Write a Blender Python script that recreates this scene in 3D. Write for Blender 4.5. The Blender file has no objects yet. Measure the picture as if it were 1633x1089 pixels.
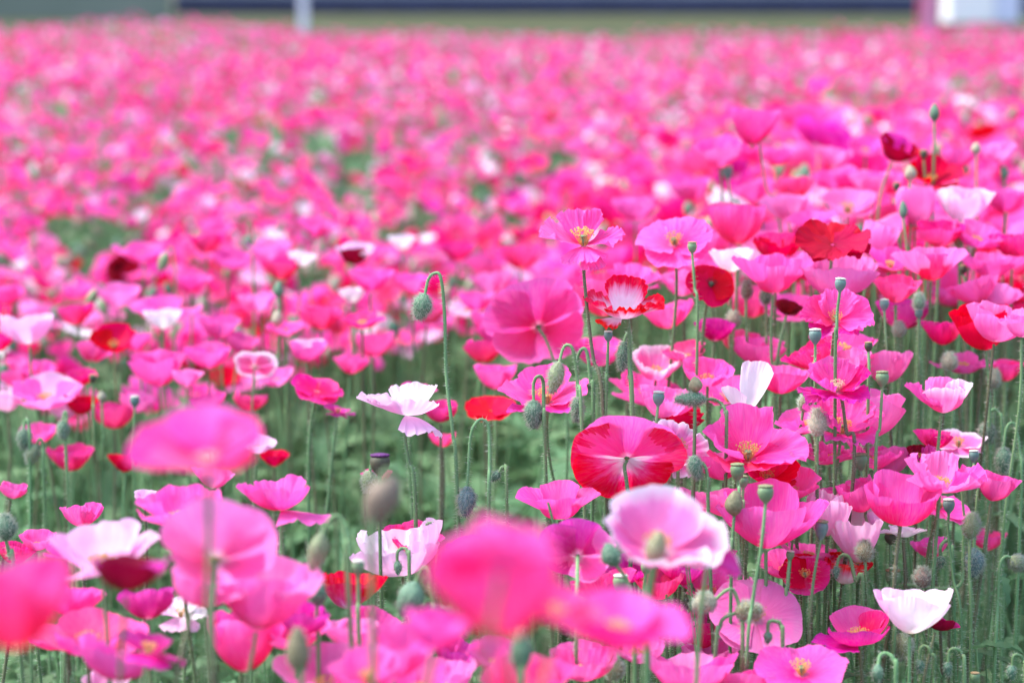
import bpy, math, random
import numpy as np
from mathutils import Vector, Matrix
C = bpy.context.scene.collection
SC = bpy.context.scene
# ------------------------------------------------------------------ camera, sky, sun, exposure
PITCH = math.radians(9.9); CAMZ = 1.05; LENS = 70.0
F = LENS/36*1633.0                       # focal length in pixels of the photograph
ZF = 1.54                                # distance that is in focus
cam = bpy.data.cameras.new('camera'); camo = bpy.data.objects.new('camera', cam); C.objects.link(camo)
cam.lens = LENS; cam.sensor_width = 36; cam.clip_start = .02; cam.clip_end = 2000
camo.location = (0, 0, CAMZ); camo.rotation_euler = (math.pi/2-PITCH, 0, 0)
cam.dof.use_dof = True; cam.dof.focus_distance = ZF; cam.dof.aperture_fstop = 4.6
SC.camera = camo
W = bpy.data.worlds.new('World'); SC.world = W; W.use_nodes = True
SUN_EL, SUN_AZ = math.radians(60), math.radians(-82)    # azimuth from +Y (away from camera) towards +X
nt = W.node_tree; nt.nodes.clear()
sky = nt.nodes.new('ShaderNodeTexSky'); sky.sky_type = 'NISHITA'; sky.sun_disc = False
sky.sun_elevation = SUN_EL; sky.sun_rotation = SUN_AZ; sky.air_density = 1.0; sky.dust_density = 2.5; sky.ozone_density = .6
bg = nt.nodes.new('ShaderNodeBackground'); bg.inputs['Strength'].default_value = .15
wo = nt.nodes.new('ShaderNodeOutputWorld')
nt.links.new(sky.outputs[0], bg.inputs[0]); nt.links.new(bg.outputs[0], wo.inputs[0])
sd = bpy.data.lights.new('sun', 'SUN'); sd.energy = 1.45; sd.angle = math.radians(20); sd.color = (1, .97, .93)
so = bpy.data.objects.new('sun', sd); C.objects.link(so)
sdir = Vector((math.sin(SUN_AZ)*math.cos(SUN_EL), math.cos(SUN_AZ)*math.cos(SUN_EL), math.sin(SUN_EL)))
so.rotation_euler = sdir.to_track_quat('Z', 'Y').to_euler(); so.location = sdir*20
SC.view_settings.view_transform = 'Standard'; SC.view_settings.look = 'None'
SC.view_settings.exposure = 1.7; SC.view_settings.gamma = 1
SC.cycles.max_bounces = 10; SC.cycles.diffuse_bounces = 6; SC.cycles.transmission_bounces = 8; SC.cycles.transparent_max_bounces = 8

FWD = np.array([0, math.cos(PITCH), -math.sin(PITCH)]); UPV = np.array([0, math.sin(PITCH), math.cos(PITCH)]); XV = np.array([1., 0, 0])
CAM = np.array([0, 0, CAMZ])
def P(px, py, Z): return CAM + Z*(FWD + (px-816.5)/F*XV - (py-544.5)/F*UPV)
def proj(p):
    q = np.asarray(p)-CAM; Z = q@FWD
    return 816.5+F*(q@XV)/Z, 544.5-F*(q@UPV)/Z, Z
rad = math.radians
# ------------------------------------------------------------------ tags
def tag(o, label, cat, group=None, kind=None):
    if label: o['label'] = label
    if cat: o['category'] = cat
    if group: o['group'] = group
    if kind: o['kind'] = kind
    return o
def empty(name, loc):
    o = bpy.data.objects.new(name, None); C.objects.link(o); o.location = loc; o.empty_display_size = .02
    return o
def link_mesh(name, me, parent=None, mat=None, loc=None):
    o = bpy.data.objects.new(name, me); C.objects.link(o)
    if parent is not None: o.parent = parent
    if mat is not None:
        if not me.materials: me.materials.append(None)
        o.material_slots[0].link = 'OBJECT'; o.material_slots[0].material = mat
    return o
def mesh_np(name, verts, quads=None, tris=None, uv=None, mats=None, midx=None, smooth=True, vary=None):
    me = bpy.data.meshes.new(name)
    verts = np.ascontiguousarray(verts, dtype=np.float32)
    nq = 0 if quads is None else len(quads); ntr = 0 if tris is None else len(tris)
    lv = []
    if nq: lv.append(np.asarray(quads, dtype=np.int32).ravel())
    if ntr: lv.append(np.asarray(tris, dtype=np.int32).ravel())
    lv = np.concatenate(lv)
    me.vertices.add(len(verts)); me.vertices.foreach_set('co', verts.ravel())
    me.loops.add(len(lv)); me.loops.foreach_set('vertex_index', lv)
    me.polygons.add(nq+ntr)
    ls = np.concatenate([np.arange(nq)*4, nq*4+np.arange(ntr)*3]).astype(np.int32)
    me.polygons.foreach_set('loop_start', ls)
    if midx is not None: me.polygons.foreach_set('material_index', np.asarray(midx, dtype=np.int32))
    me.polygons.foreach_set('use_smooth', np.full(nq+ntr, smooth))
    if uv is not None:
        l = me.uv_layers.new(name='UVMap'); l.data.foreach_set('uv', np.asarray(uv, dtype=np.float32)[lv].ravel())
    if vary is not None:
        a = me.attributes.new('vary', 'FLOAT', 'POINT'); a.data.foreach_set('value', np.asarray(vary, dtype=np.float32))
    if mats:
        for m in mats: me.materials.append(m)
    me.update(calc_edges=True)
    return me
# ------------------------------------------------------------------ materials
def newmat(name):
    m = bpy.data.materials.new(name); m.use_nodes = True
    n = m.node_tree; n.nodes.clear()
    return m, n.nodes, n.links
def N(nodes, t, **kw):
    x = nodes.new(t)
    for k, v in kw.items(): setattr(x, k, v)
    return x
def math_node(nodes, links, op, a, b=None):
    x = nodes.new('ShaderNodeMath'); x.operation = op
    for i, v in enumerate((a, b)):
        if v is None: continue
        if isinstance(v, (int, float)): x.inputs[i].default_value = v
        else: links.new(v, x.inputs[i])
    return x.outputs[0]
def petal_mat(name, stops, trans=.45, streak=.10, freq=26., vein=.14, satv=.07):
    """colour along the petal from claw (0) to rim (1); streaks run along the petal"""
    m, n, l = newmat(name)
    uv = N(n, 'ShaderNodeUVMap'); sep = N(n, 'ShaderNodeSeparateXYZ'); l.new(uv.outputs[0], sep.inputs[0])
    oi = N(n, 'ShaderNodeObjectInfo'); at = N(n, 'ShaderNodeAttribute', attribute_name='vary')
    rnd = math_node(n, l, 'FRACT', math_node(n, l, 'ADD', oi.outputs['Random'], at.outputs['Fac']))
    comb = N(n, 'ShaderNodeCombineXYZ')
    l.new(math_node(n, l, 'MULTIPLY', sep.outputs[0], freq), comb.inputs[0])
    l.new(math_node(n, l, 'MULTIPLY', sep.outputs[1], 2.2), comb.inputs[1])
    l.new(math_node(n, l, 'MULTIPLY', rnd, 37.), comb.inputs[2])
    ns = N(n, 'ShaderNodeTexNoise'); ns.inputs['Scale'].default_value = 1; ns.inputs['Detail'].default_value = 4; ns.inputs['Roughness'].default_value = .6
    l.new(comb.outputs[0], ns.inputs['Vector'])
    off = math_node(n, l, 'MULTIPLY', math_node(n, l, 'SUBTRACT', ns.outputs['Fac'], .5), streak*2)
    pos = math_node(n, l, 'ADD', sep.outputs[1], off)
    cr = N(n, 'ShaderNodeValToRGB'); l.new(pos, cr.inputs[0])
    e = cr.color_ramp.elements
    while len(e) < len(stops): e.new(.5)
    for i, (p, c) in enumerate(stops): e[i].position = p; e[i].color = (*c, 1)
    hsv = N(n, 'ShaderNodeHueSaturation'); l.new(cr.outputs[0], hsv.inputs['Color'])
    l.new(math_node(n, l, 'ADD', math_node(n, l, 'MULTIPLY', rnd, .018), .488), hsv.inputs['Hue'])
    l.new(math_node(n, l, 'ADD', math_node(n, l, 'MULTIPLY', math_node(n, l, 'FRACT', math_node(n, l, 'MULTIPLY', rnd, 7.3)), .22), .89), hsv.inputs['Value'])
    # fine veins, a slightly deeper tone of the same petal
    cv = N(n, 'ShaderNodeCombineXYZ')
    l.new(math_node(n, l, 'MULTIPLY', sep.outputs[0], 110.), cv.inputs[0]); l.new(math_node(n, l, 'MULTIPLY', sep.outputs[1], 5.), cv.inputs[1]); l.new(math_node(n, l, 'MULTIPLY', rnd, 11.), cv.inputs[2])
    nv_ = N(n, 'ShaderNodeTexNoise'); nv_.inputs['Scale'].default_value = 1; nv_.inputs['Detail'].default_value = 3; l.new(cv.outputs[0], nv_.inputs['Vector'])
    sat = math_node(n, l, 'ADD', math_node(n, l, 'MULTIPLY', nv_.outputs['Fac'], vein*2), 1-vein)
    l.new(math_node(n, l, 'MULTIPLY', sat, math_node(n, l, 'ADD', math_node(n, l, 'MULTIPLY', math_node(n, l, 'FRACT', math_node(n, l, 'MULTIPLY', rnd, 13.7)), satv), 1.03-satv)), hsv.inputs['Saturation'])
    bump = N(n, 'ShaderNodeBump'); bump.inputs['Strength'].default_value = .24; bump.inputs['Distance'].default_value = .0012
    hgt = math_node(n, l, 'ADD', math_node(n, l, 'MULTIPLY', ns.outputs['Fac'], 1.), math_node(n, l, 'MULTIPLY', nv_.outputs['Fac'], .45))
    l.new(hgt, bump.inputs['Height'])
    pb = N(n, 'ShaderNodeBsdfPrincipled'); l.new(hsv.outputs[0], pb.inputs['Base Color']); l.new(bump.outputs[0], pb.inputs['Normal'])
    pb.inputs['Roughness'].default_value = .6; pb.inputs['Specular IOR Level'].default_value = .14
    tr = N(n, 'ShaderNodeBsdfTranslucent'); l.new(hsv.outputs[0], tr.inputs['Color']); l.new(bump.outputs[0], tr.inputs['Normal'])
    mx = N(n, 'ShaderNodeMixShader'); mx.inputs[0].default_value = trans
    l.new(pb.outputs[0], mx.inputs[1]); l.new(tr.outputs[0], mx.inputs[2])
    out = N(n, 'ShaderNodeOutputMaterial'); l.new(mx.outputs[0], out.inputs[0])
    return m
WH = (.92, .86, .9)
PM = {
 'h': petal_mat('hot_pink_petal', [(0, (.95, .42, .62)), (.14, (.9, .035, .24)), (.5, (.95, .095, .43)), (1, (.96, .15, .53))]),
 'd': petal_mat('rose_petal', [(0, (.9, .25, .4)), (.14, (.82, .012, .10)), (.6, (.88, .022, .2)), (1, (.92, .05, .34))]),
 's': petal_mat('salmon_pink_petal', [(0, (.95, .5, .5)), (.15, (.9, .05, .17)), (.6, (.93, .08, .30)), (1, (.94, .10, .38))]),
 'l': petal_mat('light_pink_petal', [(0, (.93, .7, .75)), (.2, (.93, .19, .50)), (.6, (.95, .22, .58)), (1, (.96, .26, .63))], trans=.5),
 'q': petal_mat('blush_petal', [(0, WH), (.16, (.94, .72, .82)), (.4, (.93, .36, .68)), (1, (.94, .42, .74))], trans=.5),
 'p': petal_mat('pale_pink_petal', [(0, WH), (.3, (.93, .55, .78)), (.7, (.92, .5, .78)), (1, (.93, .64, .84))], trans=.45),
 'w': petal_mat('white_petal', [(0, (.85, .85, .7)), (.2, WH), (.75, (.92, .85, .9)), (1, (.92, .74, .87))], trans=.4, vein=.3),
 'e': petal_mat('white_edged_pink_petal', [(0, (.93, .75, .8)), (.25, (.93, .18, .48)), (.72, (.93, .25, .58)), (.92, (.92, .68, .84)), (1, (.92, .84, .92))], streak=.06),
 'r': petal_mat('scarlet_petal', [(0, (.5, .04, .03)), (.10, (.64, .001, .034)), (.6, (.72, .001, .036)), (1, (.76, .002, .045))], trans=.4, satv=0., vein=.05),
 'R': petal_mat('deep_red_petal', [(0, (.2, .004, .01)), (.10, (.34, .001, .026)), (.6, (.42, .001, .030)), (1, (.47, .002, .036))], trans=.35, satv=0., vein=.05),
 'D': petal_mat('crimson_petal', [(0, (.06, .002, .008)), (.3, (.20, .001, .012)), (1, (.28, .003, .028))], trans=.35),
 'm': petal_mat('magenta_petal', [(0, (.85, .4, .6)), (.2, (.62, .012, .17)), (.6, (.72, .022, .30)), (.95, (.78, .06, .45)), (1, (.6, .05, .4))], trans=.45),
 'k': petal_mat('red_rimmed_white_petal', [(0, WH), (.52, (.93, .72, .84)), (.74, (.9, .3, .5)), (.86, (.85, .02, .06)), (1, (.82, .012, .03))], streak=.16, trans=.4),
 'b': petal_mat('red_and_white_petal', [(0, WH), (.18, (.92, .60, .76)), (.40, (.90, .12, .44)), (.62, (.85, .025, .17)), (1, (.78, .006, .05))], streak=.5, freq=11., trans=.4),
}
PKEYS = list(PM)
def plain(name, col, col2=None, scale=60., rough=.6, bump=0., trans=0., rnd=.25, stretch=None):
    m, n, l = newmat(name)
    tc = N(n, 'ShaderNodeTexCoord'); ns = N(n, 'ShaderNodeTexNoise'); ns.inputs['Scale'].default_value = scale; ns.inputs['Detail'].default_value = 4
    if stretch:
        mp = N(n, 'ShaderNodeMapping'); mp.inputs['Scale'].default_value = stretch; l.new(tc.outputs['Object'], mp.inputs[0]); l.new(mp.outputs[0], ns.inputs['Vector'])
    else: l.new(tc.outputs['Object'], ns.inputs['Vector'])
    cr = N(n, 'ShaderNodeValToRGB'); l.new(ns.outputs['Fac'], cr.inputs[0])
    cr.color_ramp.elements[0].position = .32; cr.color_ramp.elements[0].color = (*col, 1)
    cr.color_ramp.elements[1].position = .68; cr.color_ramp.elements[1].color = (*(col2 or col), 1)
    oi = N(n, 'ShaderNodeObjectInfo'); at = N(n, 'ShaderNodeAttribute', attribute_name='vary')
    r = math_node(n, l, 'FRACT', math_node(n, l, 'ADD', oi.outputs['Random'], at.outputs['Fac']))
    hsv = N(n, 'ShaderNodeHueSaturation'); l.new(cr.outputs[0], hsv.inputs['Color'])
    l.new(math_node(n, l, 'ADD', math_node(n, l, 'MULTIPLY', r, rnd*2), 1-rnd), hsv.inputs['Value'])
    l.new(math_node(n, l, 'ADD', math_node(n, l, 'MULTIPLY', math_node(n, l, 'FRACT', math_node(n, l, 'MULTIPLY', r, 5.7)), rnd*.16), .5-rnd*.08), hsv.inputs['Hue'])
    pb = N(n, 'ShaderNodeBsdfPrincipled'); l.new(hsv.outputs[0], pb.inputs['Base Color']); pb.inputs['Roughness'].default_value = rough
    pb.inputs['Specular IOR Level'].default_value = .3
    if bump:
        b = N(n, 'ShaderNodeBump'); b.inputs['Strength'].default_value = bump; b.inputs['Distance'].default_value = .001
        l.new(ns.outputs['Fac'], b.inputs['Height']); l.new(b.outputs[0], pb.inputs['Normal'])
    out = N(n, 'ShaderNodeOutputMaterial')
    if trans:
        t = N(n, 'ShaderNodeBsdfTranslucent'); l.new(hsv.outputs[0], t.inputs['Color'])
        mx = N(n, 'ShaderNodeMixShader'); mx.inputs[0].default_value = trans
        l.new(pb.outputs[0], mx.inputs[1]); l.new(t.outputs[0], mx.inputs[2]); l.new(mx.outputs[0], out.inputs[0])
    else: l.new(pb.outputs[0], out.inputs[0])
    return m
M_STEM = plain('green_stem', (.12, .24, .10), (.17, .30, .135), 40, .55, .2, rnd=.22)
M_STEMR = plain('reddish_stem', (.12, .12, .075), (.15, .18, .09), 40, .55, .2, rnd=.2)
M_HAIR = plain('pale_plant_hair', (.55, .62, .52), (.66, .70, .60), 20, .6, trans=.5, rnd=.1)
M_BUD = {'g': plain('green_bud', (.07, .16, .10), (.15, .26, .165), 420, .6, .8, rnd=.15),
         'b': plain('blue_green_bud', (.07, .135, .135), (.15, .23, .23), 420, .6, .8, rnd=.12),
         'o': plain('olive_bud', (.16, .16, .085), (.26, .24, .14), 350, .6, .6, rnd=.15),
         'c': plain('beige_bud', (.27, .25, .17), (.42, .38, .28), 420, .6, .9, rnd=.1),
         'n': plain('brownish_bud', (.19, .15, .115), (.27, .21, .16), 300, .6, .5, rnd=.1),
         'y': plain('pale_green_bud', (.19, .26, .13), (.28, .34, .19), 300, .6, .5, rnd=.1)}
M_POD = {'g': plain('green_capsule', (.12, .21, .11), (.19, .29, .15), 160, .5, .3, rnd=.15),
         'b': plain('blue_green_capsule', (.10, .18, .16), (.17, .26, .23), 160, .5, .3, rnd=.12),
         'k': plain('dark_capsule', (.05, .055, .035), (.10, .10, .06), 160, .55, .3, rnd=.15)}
M_CAP = {'w': plain('pale_stigma', (.5, .5, .42), (.62, .62, .55), 300, .6, .3, rnd=.1),
         'g': plain('green_stigma', (.17, .22, .10), (.27, .28, .15), 300, .6, .3, rnd=.15),
         't': plain('tan_stigma', (.26, .19, .09), (.4, .3, .16), 300, .6, .3, rnd=.15),
         'p': plain('purple_stigma', (.07, .015, .09), (.13, .03, .15), 300, .6, .3, rnd=.1)}
M_STAM = plain('yellow_stamen', (.72, .48, .14), (.85, .62, .25), 300, .6, trans=.3, rnd=.15)
M_STAMW = plain('cream_stamen', (.8, .72, .5), (.88, .8, .6), 300, .6, trans=.3, rnd=.1)
M_STAMD = plain('dark_stamen', (.03, .02, .025), (.07, .05, .05), 300, .6, rnd=.1)
M_LEAF = plain('poppy_leaf', (.11, .225, .10), (.165, .31, .145), 30, .7, .2, trans=.4, rnd=.3)
M_FSTEM = plain('foliage_stem', (.13, .27, .11), (.18, .34, .15), 9, .55, trans=.1, rnd=.3)
# ------------------------------------------------------------------ shapes
def grid_quads(nu, nv):
    i = np.arange(nu-1)[:, None]*nv+np.arange(nv-1)[None, :]
    i = i.ravel()
    return np.stack([i, i+nv, i+nv+1, i+1], 1)
def petal(rng, half, e0, e1, L=1., ruf=.35, frill=.5, nu=22, nv=30, pw=1.2, round_=.2, side=0., hook=0., crumple=.07):
    u = np.linspace(.02, 1, nu)[:, None]; v = np.linspace(-1, 1, nv)[None, :]
    ph = rng.random(8)*6.283
    rim = 1-round_*np.abs(v)**2.6-.06*np.abs(v)**8+.035*np.sin(3.1*v+ph[0])+.022*np.sin(8*v+ph[1])
    rim = rim+frill*(.014*np.sin(19*v+ph[2])+.010*np.sin(37*v+ph[3]))
    r = ruf*(.55*np.sin(3.0*v+ph[4])+.40*np.sin(6.6*v+ph[5])+.26*np.sin(12.5*v+ph[6])+frill*.34*np.sin(24*v+ph[7]))
    r = r+ruf*frill*.30*np.sin(43*v+ph[0])*u
    E = e0+(e1-e0)*u**pw+r*u**2.3+side*np.abs(v)**2*u+hook*np.clip(u-.7, 0, 1)*3
    E = E+.10*ruf*np.sin(9*u+4*v+ph[1])
    # slow warps and fine crumples of the thin sheet
    E = E+.32*ruf*np.sin(2.4*u+ph[3])*np.sin(2.3*v+ph[5])*u+.16*ruf*np.sin(14*u-7*v+ph[6])*u+.13*ruf*np.sin(17*v+11*u+ph[7])*u
    E = E+crumple*np.sin(61*v+6*np.sin(5*u+ph[2]))*np.sin(7*u+ph[4]+3*v)*u**1.5
    du = 1/(nu-1)
    R = np.cumsum(np.cos(E), 0)*du*L*rim+.02; Zc = np.cumsum(np.sin(E), 0)*du*L*rim
    phi = v*half*(.9+.1*u)+.05*u*np.sin(5*v+ph[2])+.05*ruf*u*u*np.sin(13*v+ph[6])
    x = R*np.cos(phi); y = R*np.sin(phi); z = Zc+0*phi
    co = np.stack([x, y, z], -1).reshape(-1, 3)
    uv = np.stack([(v*.5+.5)+0*u, u+0*v], -1).reshape(-1, 2)
    return co, grid_quads(nu, nv), uv
D_ = rad
# form: list of (azimuth deg [0 = towards image right, 90 = away from camera, 270 = towards camera], half deg, e0, e1, length, extras)
FORMS = {
 'bowl': [(270, 84, 12, 80, 1, {}), (90, 84, 16, 84, 1.06, {}), (0, 74, 22, 72, 1, {}), (180, 74, 22, 74, 1, {})],
 'cup':  [(270, 86, 12, 92, 1, {}), (90, 86, 12, 92, 1, {}), (10, 72, 24, 90, .95, {}), (190, 72, 24, 92, .95, {})],
 'dish': [(270, 82, 0, 44, 1, {}), (90, 82, 14, 62, 1, {}), (0, 74, 14, 50, .95, {}), (180, 74, 14, 46, .95, {})],
 'open': [(275, 76, 4, 24, .95, {}), (85, 78, 20, 78, 1.05, {}), (-5, 68, 16, 40, 1, {}), (185, 70, 18, 56, 1, {})],
 'flop': [(275, 78, 0, -45, .95, {}), (95, 78, 10, 66, 1, {}), (0, 70, 8, -8, 1, {}), (185, 70, 10, 30, 1, {})],
 'disc': [(270, 86, 2, 12, 1, {}), (90, 86, 2, 14, 1, {}), (0, 80, 6, 20, .97, {}), (180, 80, 6, 20, .97, {})],
 'tulip': [(270, 86, 30, 74, 1, {}), (90, 86, 30, 74, 1, {}), (0, 72, 36, 70, 1, {}), (180, 72, 36, 70, 1, {})],
 'lens': [(270, 86, -8, 74, .95, {}), (90, 86, 20, 58, .95, {}), (0, 72, 12, 26, 1.12, {}), (180, 72, 12, 26, 1.12, {})],
}
def axis_matrix(t, s):
    """flower axis tilted t degrees towards the camera and s degrees to image right"""
    return np.array(Matrix.Rotation(rad(s), 3, 'Y') @ Matrix.Rotation(rad(t), 3, 'X'))
def flower_geo(rng, form, t, s, az=0., ruf=.35, frill=.5, res=(22, 30), jit=7):
    out = []
    A = axis_matrix(t, s)
    for i, (a, half, e0, e1, L, ex) in enumerate(form):
        j = (rng.random(4)-.5)*2
        kw = dict(ruf=ruf, frill=frill, nu=res[0], nv=res[1]); kw.update(ex)
        co, q, uv = petal(rng, rad(half), rad(e0+j[0]*jit*.5), rad(e1+j[1]*jit*1.6), L*(1+.06*j[2]), **kw)
        if i >= 2: co[:, 2] += .012
        b = rad(a+az+j[3]*jit)
        Rz = np.array([[math.cos(b), -math.sin(b), 0], [math.sin(b), math.cos(b), 0], [0, 0, 1]])
        out.append((co@Rz.T@A.T, q, uv))
    return out, A
def tube(pts, rad_, nseg=6, taper=1.):
    pts = np.asarray(pts, float); n = len(pts)
    tan = np.gradient(pts, axis=0); tan /= np.linalg.norm(tan, axis=1)[:, None]+1e-12
    ref = np.array([.3, 1, .2]); ref /= np.linalg.norm(ref)
    a = np.cross(tan, ref); a /= np.linalg.norm(a, axis=1)[:, None]+1e-9
    b = np.cross(tan, a)
    th = np.arange(nseg)/nseg*2*math.pi
    rr = np.linspace(rad_, rad_*taper, n)[:, None, None] if np.isscalar(rad_) else np.asarray(rad_)[:, None, None]
    co = pts[:, None, :]+rr*(np.cos(th)[None, :, None]*a[:, None, :]+np.sin(th)[None, :, None]*b[:, None, :])
    co = co.reshape(-1, 3)
    i = np.arange(n-1)[:, None]*nseg; k = np.arange(nseg)[None, :]; k2 = (k+1) % nseg
    q = np.stack([i+k, i+k2, i+nseg+k2, i+nseg+k], -1).reshape(-1, 4)
    return co, q
def crom(pts, per=8):
    pts = [np.asarray(p, float) for p in pts]
    pts = [2*pts[0]-pts[1]]+pts+[2*pts[-1]-pts[-2]]
    out = []
    for i in range(1, len(pts)-2):
        p0, p1, p2, p3 = pts[i-1:i+3]
        for k in range(per):
            t = k/per
            out.append(.5*((2*p1)+(-p0+p2)*t+(2*p0-5*p1+4*p2-p3)*t*t+(-p0+3*p1-3*p2+p3)*t**3))
    out.append(pts[-2]); return np.array(out)
def spikes(base, dirs, length, width):
    """thin three sided hairs"""
    n = len(base); ref = np.array([.37, .61, .70])
    a = np.cross(dirs, ref); a /= np.linalg.norm(a, axis=1)[:, None]+1e-9; b = np.cross(dirs, a)
    L = np.asarray(length).reshape(-1, 1)
    v = np.stack([base+a*width, base-a*.5*width+b*.86*width, base-a*.5*width-b*.86*width, base+dirs*L], 1).reshape(-1, 3)
    i = np.arange(n)[:, None]*4
    t = np.concatenate([i+np.array([[0, 1, 3]]), i+np.array([[1, 2, 3]]), i+np.array([[2, 0, 3]])])
    return v, t
def stem_mesh(rng, pts, radius, hairs=260, nseg=7, hl=.0038, mat=None, taper=1.35, hmax=.35):
    co, q = tube(pts, radius, nseg, taper)
    uvless = None
    tris = None; nq = len(q); midx = np.zeros(nq, int)
    if hairs:
        seg = np.linalg.norm(np.diff(pts, axis=0), axis=1); cs = np.concatenate([[0], np.cumsum(seg)])
        s = rng.random(hairs)*min(cs[-1], hmax)
        bp = np.stack([np.interp(s, cs, pts[:, k]) for k in range(3)], 1)
        tg = np.stack([np.interp(s, cs, np.gradient(pts[:, k])) for k in range(3)], 1); tg /= np.linalg.norm(tg, axis=1)[:, None]+1e-9
        d = rng.normal(size=(hairs, 3)); d -= (d*tg).sum(1)[:, None]*tg; d /= np.linalg.norm(d, axis=1)[:, None]+1e-9
        d = d-tg*(rng.random((hairs, 1))-.4)*.3; d /= np.linalg.norm(d, axis=1)[:, None]
        hv, ht = spikes(bp+d*radius*.8, d, hl*(.6+.7*rng.random(hairs)), .00021)
        tris = ht+len(co); co = np.concatenate([co, hv]); midx = np.concatenate([midx, np.ones(len(ht), int)])
    me = mesh_np('stem', co, q, tris, midx=midx)
    me.materials.append(mat or M_STEM); me.materials.append(M_HAIR)
    return me
def lathe_np(prof, nseg=20, ribs=0, ribamp=0.):
    prof = np.asarray(prof, float); n = len(prof)
    th = np.arange(nseg)/nseg*2*math.pi
    mod = 1+ribamp*np.cos(ribs*th)
    co = np.stack([prof[:, 0][:, None]*np.cos(th)*mod, prof[:, 0][:, None]*np.sin(th)*mod, np.repeat(prof[:, 1][:, None], nseg, 1)], -1).reshape(-1, 3)
    i = np.arange(n-1)[:, None]*nseg; k = np.arange(nseg)[None, :]; k2 = (k+1) % nseg
    q = np.stack([i+k, i+k2, i+nseg+k2, i+nseg+k], -1).reshape(-1, 4)
    return co, q
def frame_from_axis(ax):
    return np.array(Vector(ax).to_track_quat('Z', 'Y').to_matrix())
# shared stamen rings and pistils, one unit = petal length
def stamen_mesh(seed, n=70):
    rng = np.random.default_rng(seed); V = []; T = []; nv = 0
    az = rng.random(n)*6.283; el = rad(52)+rng.random(n)*rad(34); L = .24+.1*rng.random(n)
    d = np.stack([np.cos(az)*np.cos(el), np.sin(az)*np.cos(el), np.sin(el)], 1)
    base = np.stack([np.cos(az)*.05, np.sin(az)*.05, 0*az+.01], 1)
    hv, ht = spikes(base, d, L, .006); V.append(hv); T.append(ht); nv = len(hv)
    o = np.array([[1, 0, 0], [-1, 0, 0], [0, 1, 0], [0, -1, 0], [0, 0, 1.5], [0, 0, -1.5]])*.017
    f = np.array([[0, 2, 4], [2, 1, 4], [1, 3, 4], [3, 0, 4], [2, 0, 5], [1, 2, 5], [3, 1, 5], [0, 3, 5]])
    tip = base+d*L[:, None]
    V.append((tip[:, None, :]+o[None]).reshape(-1, 3)); T.append((np.arange(n)[:, None, None]*6+f[None]+nv).reshape(-1, 3))
    return mesh_np('stamens', np.concatenate(V), None, np.concatenate(T), smooth=False)
STAMENS = [stamen_mesh(3+i) for i in range(4)]
_pc, _pq = lathe_np([(.001, 0), (.05, .02), (.075, .08), (.07, .14), (.055, .17), (.085, .185), (.08, .2), (.001, .21)], 14, 7, .04)
PISTIL = mesh_np('pistil', _pc, _pq)
# ------------------------------------------------------------------ the setting
def sheet(name, x0, x1, y0, y1, z, mat, nx=2, ny=2):
    X, Y = np.meshgrid(np.linspace(x0, x1, nx), np.linspace(y0, y1, ny), indexing='ij')
    me = mesh_np(name, np.stack([X, Y, 0*X+z], -1).reshape(-1, 3), grid_quads(nx, ny)[:, ::-1], mats=[mat])
    return link_mesh(name, me)
g = sheet('ground', -400, 400, -200, 900, 0, plain('soil', (.05, .04, .028), (.09, .072, .05), 3, .95, .5, rnd=0)); g['kind'] = 'structure'
lw = sheet('lawn', -120, 120, 29.5, 200, .004, plain('lawn_green', (.038, .052, .018), (.065, .07, .03), 1.6, .9, .3, rnd=0)); lw['kind'] = 'structure'
BANK = .60                                # the lawn rises as a gentle bank to the foot of the building
_c = np.array([[-120, 29.5, .004], [-120, 44, BANK], [-120, 200, BANK], [120, 29.5, .004], [120, 44, BANK], [120, 200, BANK]], dtype=np.float32)
lw.data.clear_geometry(); _m = mesh_np('lawn', _c, grid_quads(2, 3)[:, ::-1], smooth=False, mats=[lw.data.materials[0]]); lw.data = _m
def boxes(name, bl, mat, parent=None, bev=.0):
    import bmesh
    bm = bmesh.new()
    for (x0, y0, z0, x1, y1, z1) in bl:
        r = bmesh.ops.create_cube(bm, size=1)
        bmesh.ops.scale(bm, vec=(x1-x0, y1-y0, z1-z0), verts=r['verts'])
        bmesh.ops.translate(bm, vec=((x0+x1)/2, (y0+y1)/2, (z0+z1)/2), verts=r['verts'])
    if bev: bmesh.ops.bevel(bm, geom=bm.edges[:], offset=bev, segments=2, affect='EDGES')
    me = bpy.data.meshes.new(name); bm.to_mesh(me); bm.free(); me.materials.append(mat)
    o = bpy.data.objects.new(name, me); C.objects.link(o)
    if parent: o.parent = parent
    return o
def X_at(px, Z): return (px-816.5)/F*Z
# long dark building beyond the lawn
Zb = 46.
b0 = empty('long_building', (X_at(868, Zb), Zb, 0))
tag(b0, 'long low building with a dark navy base wall beyond the lawn', 'building')
hw = (X_at(1700, Zb)-X_at(285, Zb))/2; b0.location.x = (X_at(1700, Zb)+X_at(285, Zb))/2; b0.location.z = BANK-.02
M_NAVY = plain('navy_cladding', (.022, .026, .075), (.034, .038, .10), 2, .6, .1, rnd=0)
M_PALE = plain('pale_cladding', (.22, .24, .28), (.27, .29, .33), 1.2, .7, .1, rnd=0)
M_GLASS = plain('dark_window_glass', (.02, .025, .03), (.03, .035, .045), 1, .12, rnd=0)
boxes('base_wall', [(-hw, 0, 0, hw, .3, .37)], M_NAVY, b0)
boxes('wall', [(-hw, .06, .37, hw, 9, 3.4)], M_PALE, b0)
boxes('roof', [(-hw-.6, -.6, 3.4, hw+.6, 9.6, 3.65)], M_NAVY, b0, .04)
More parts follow.
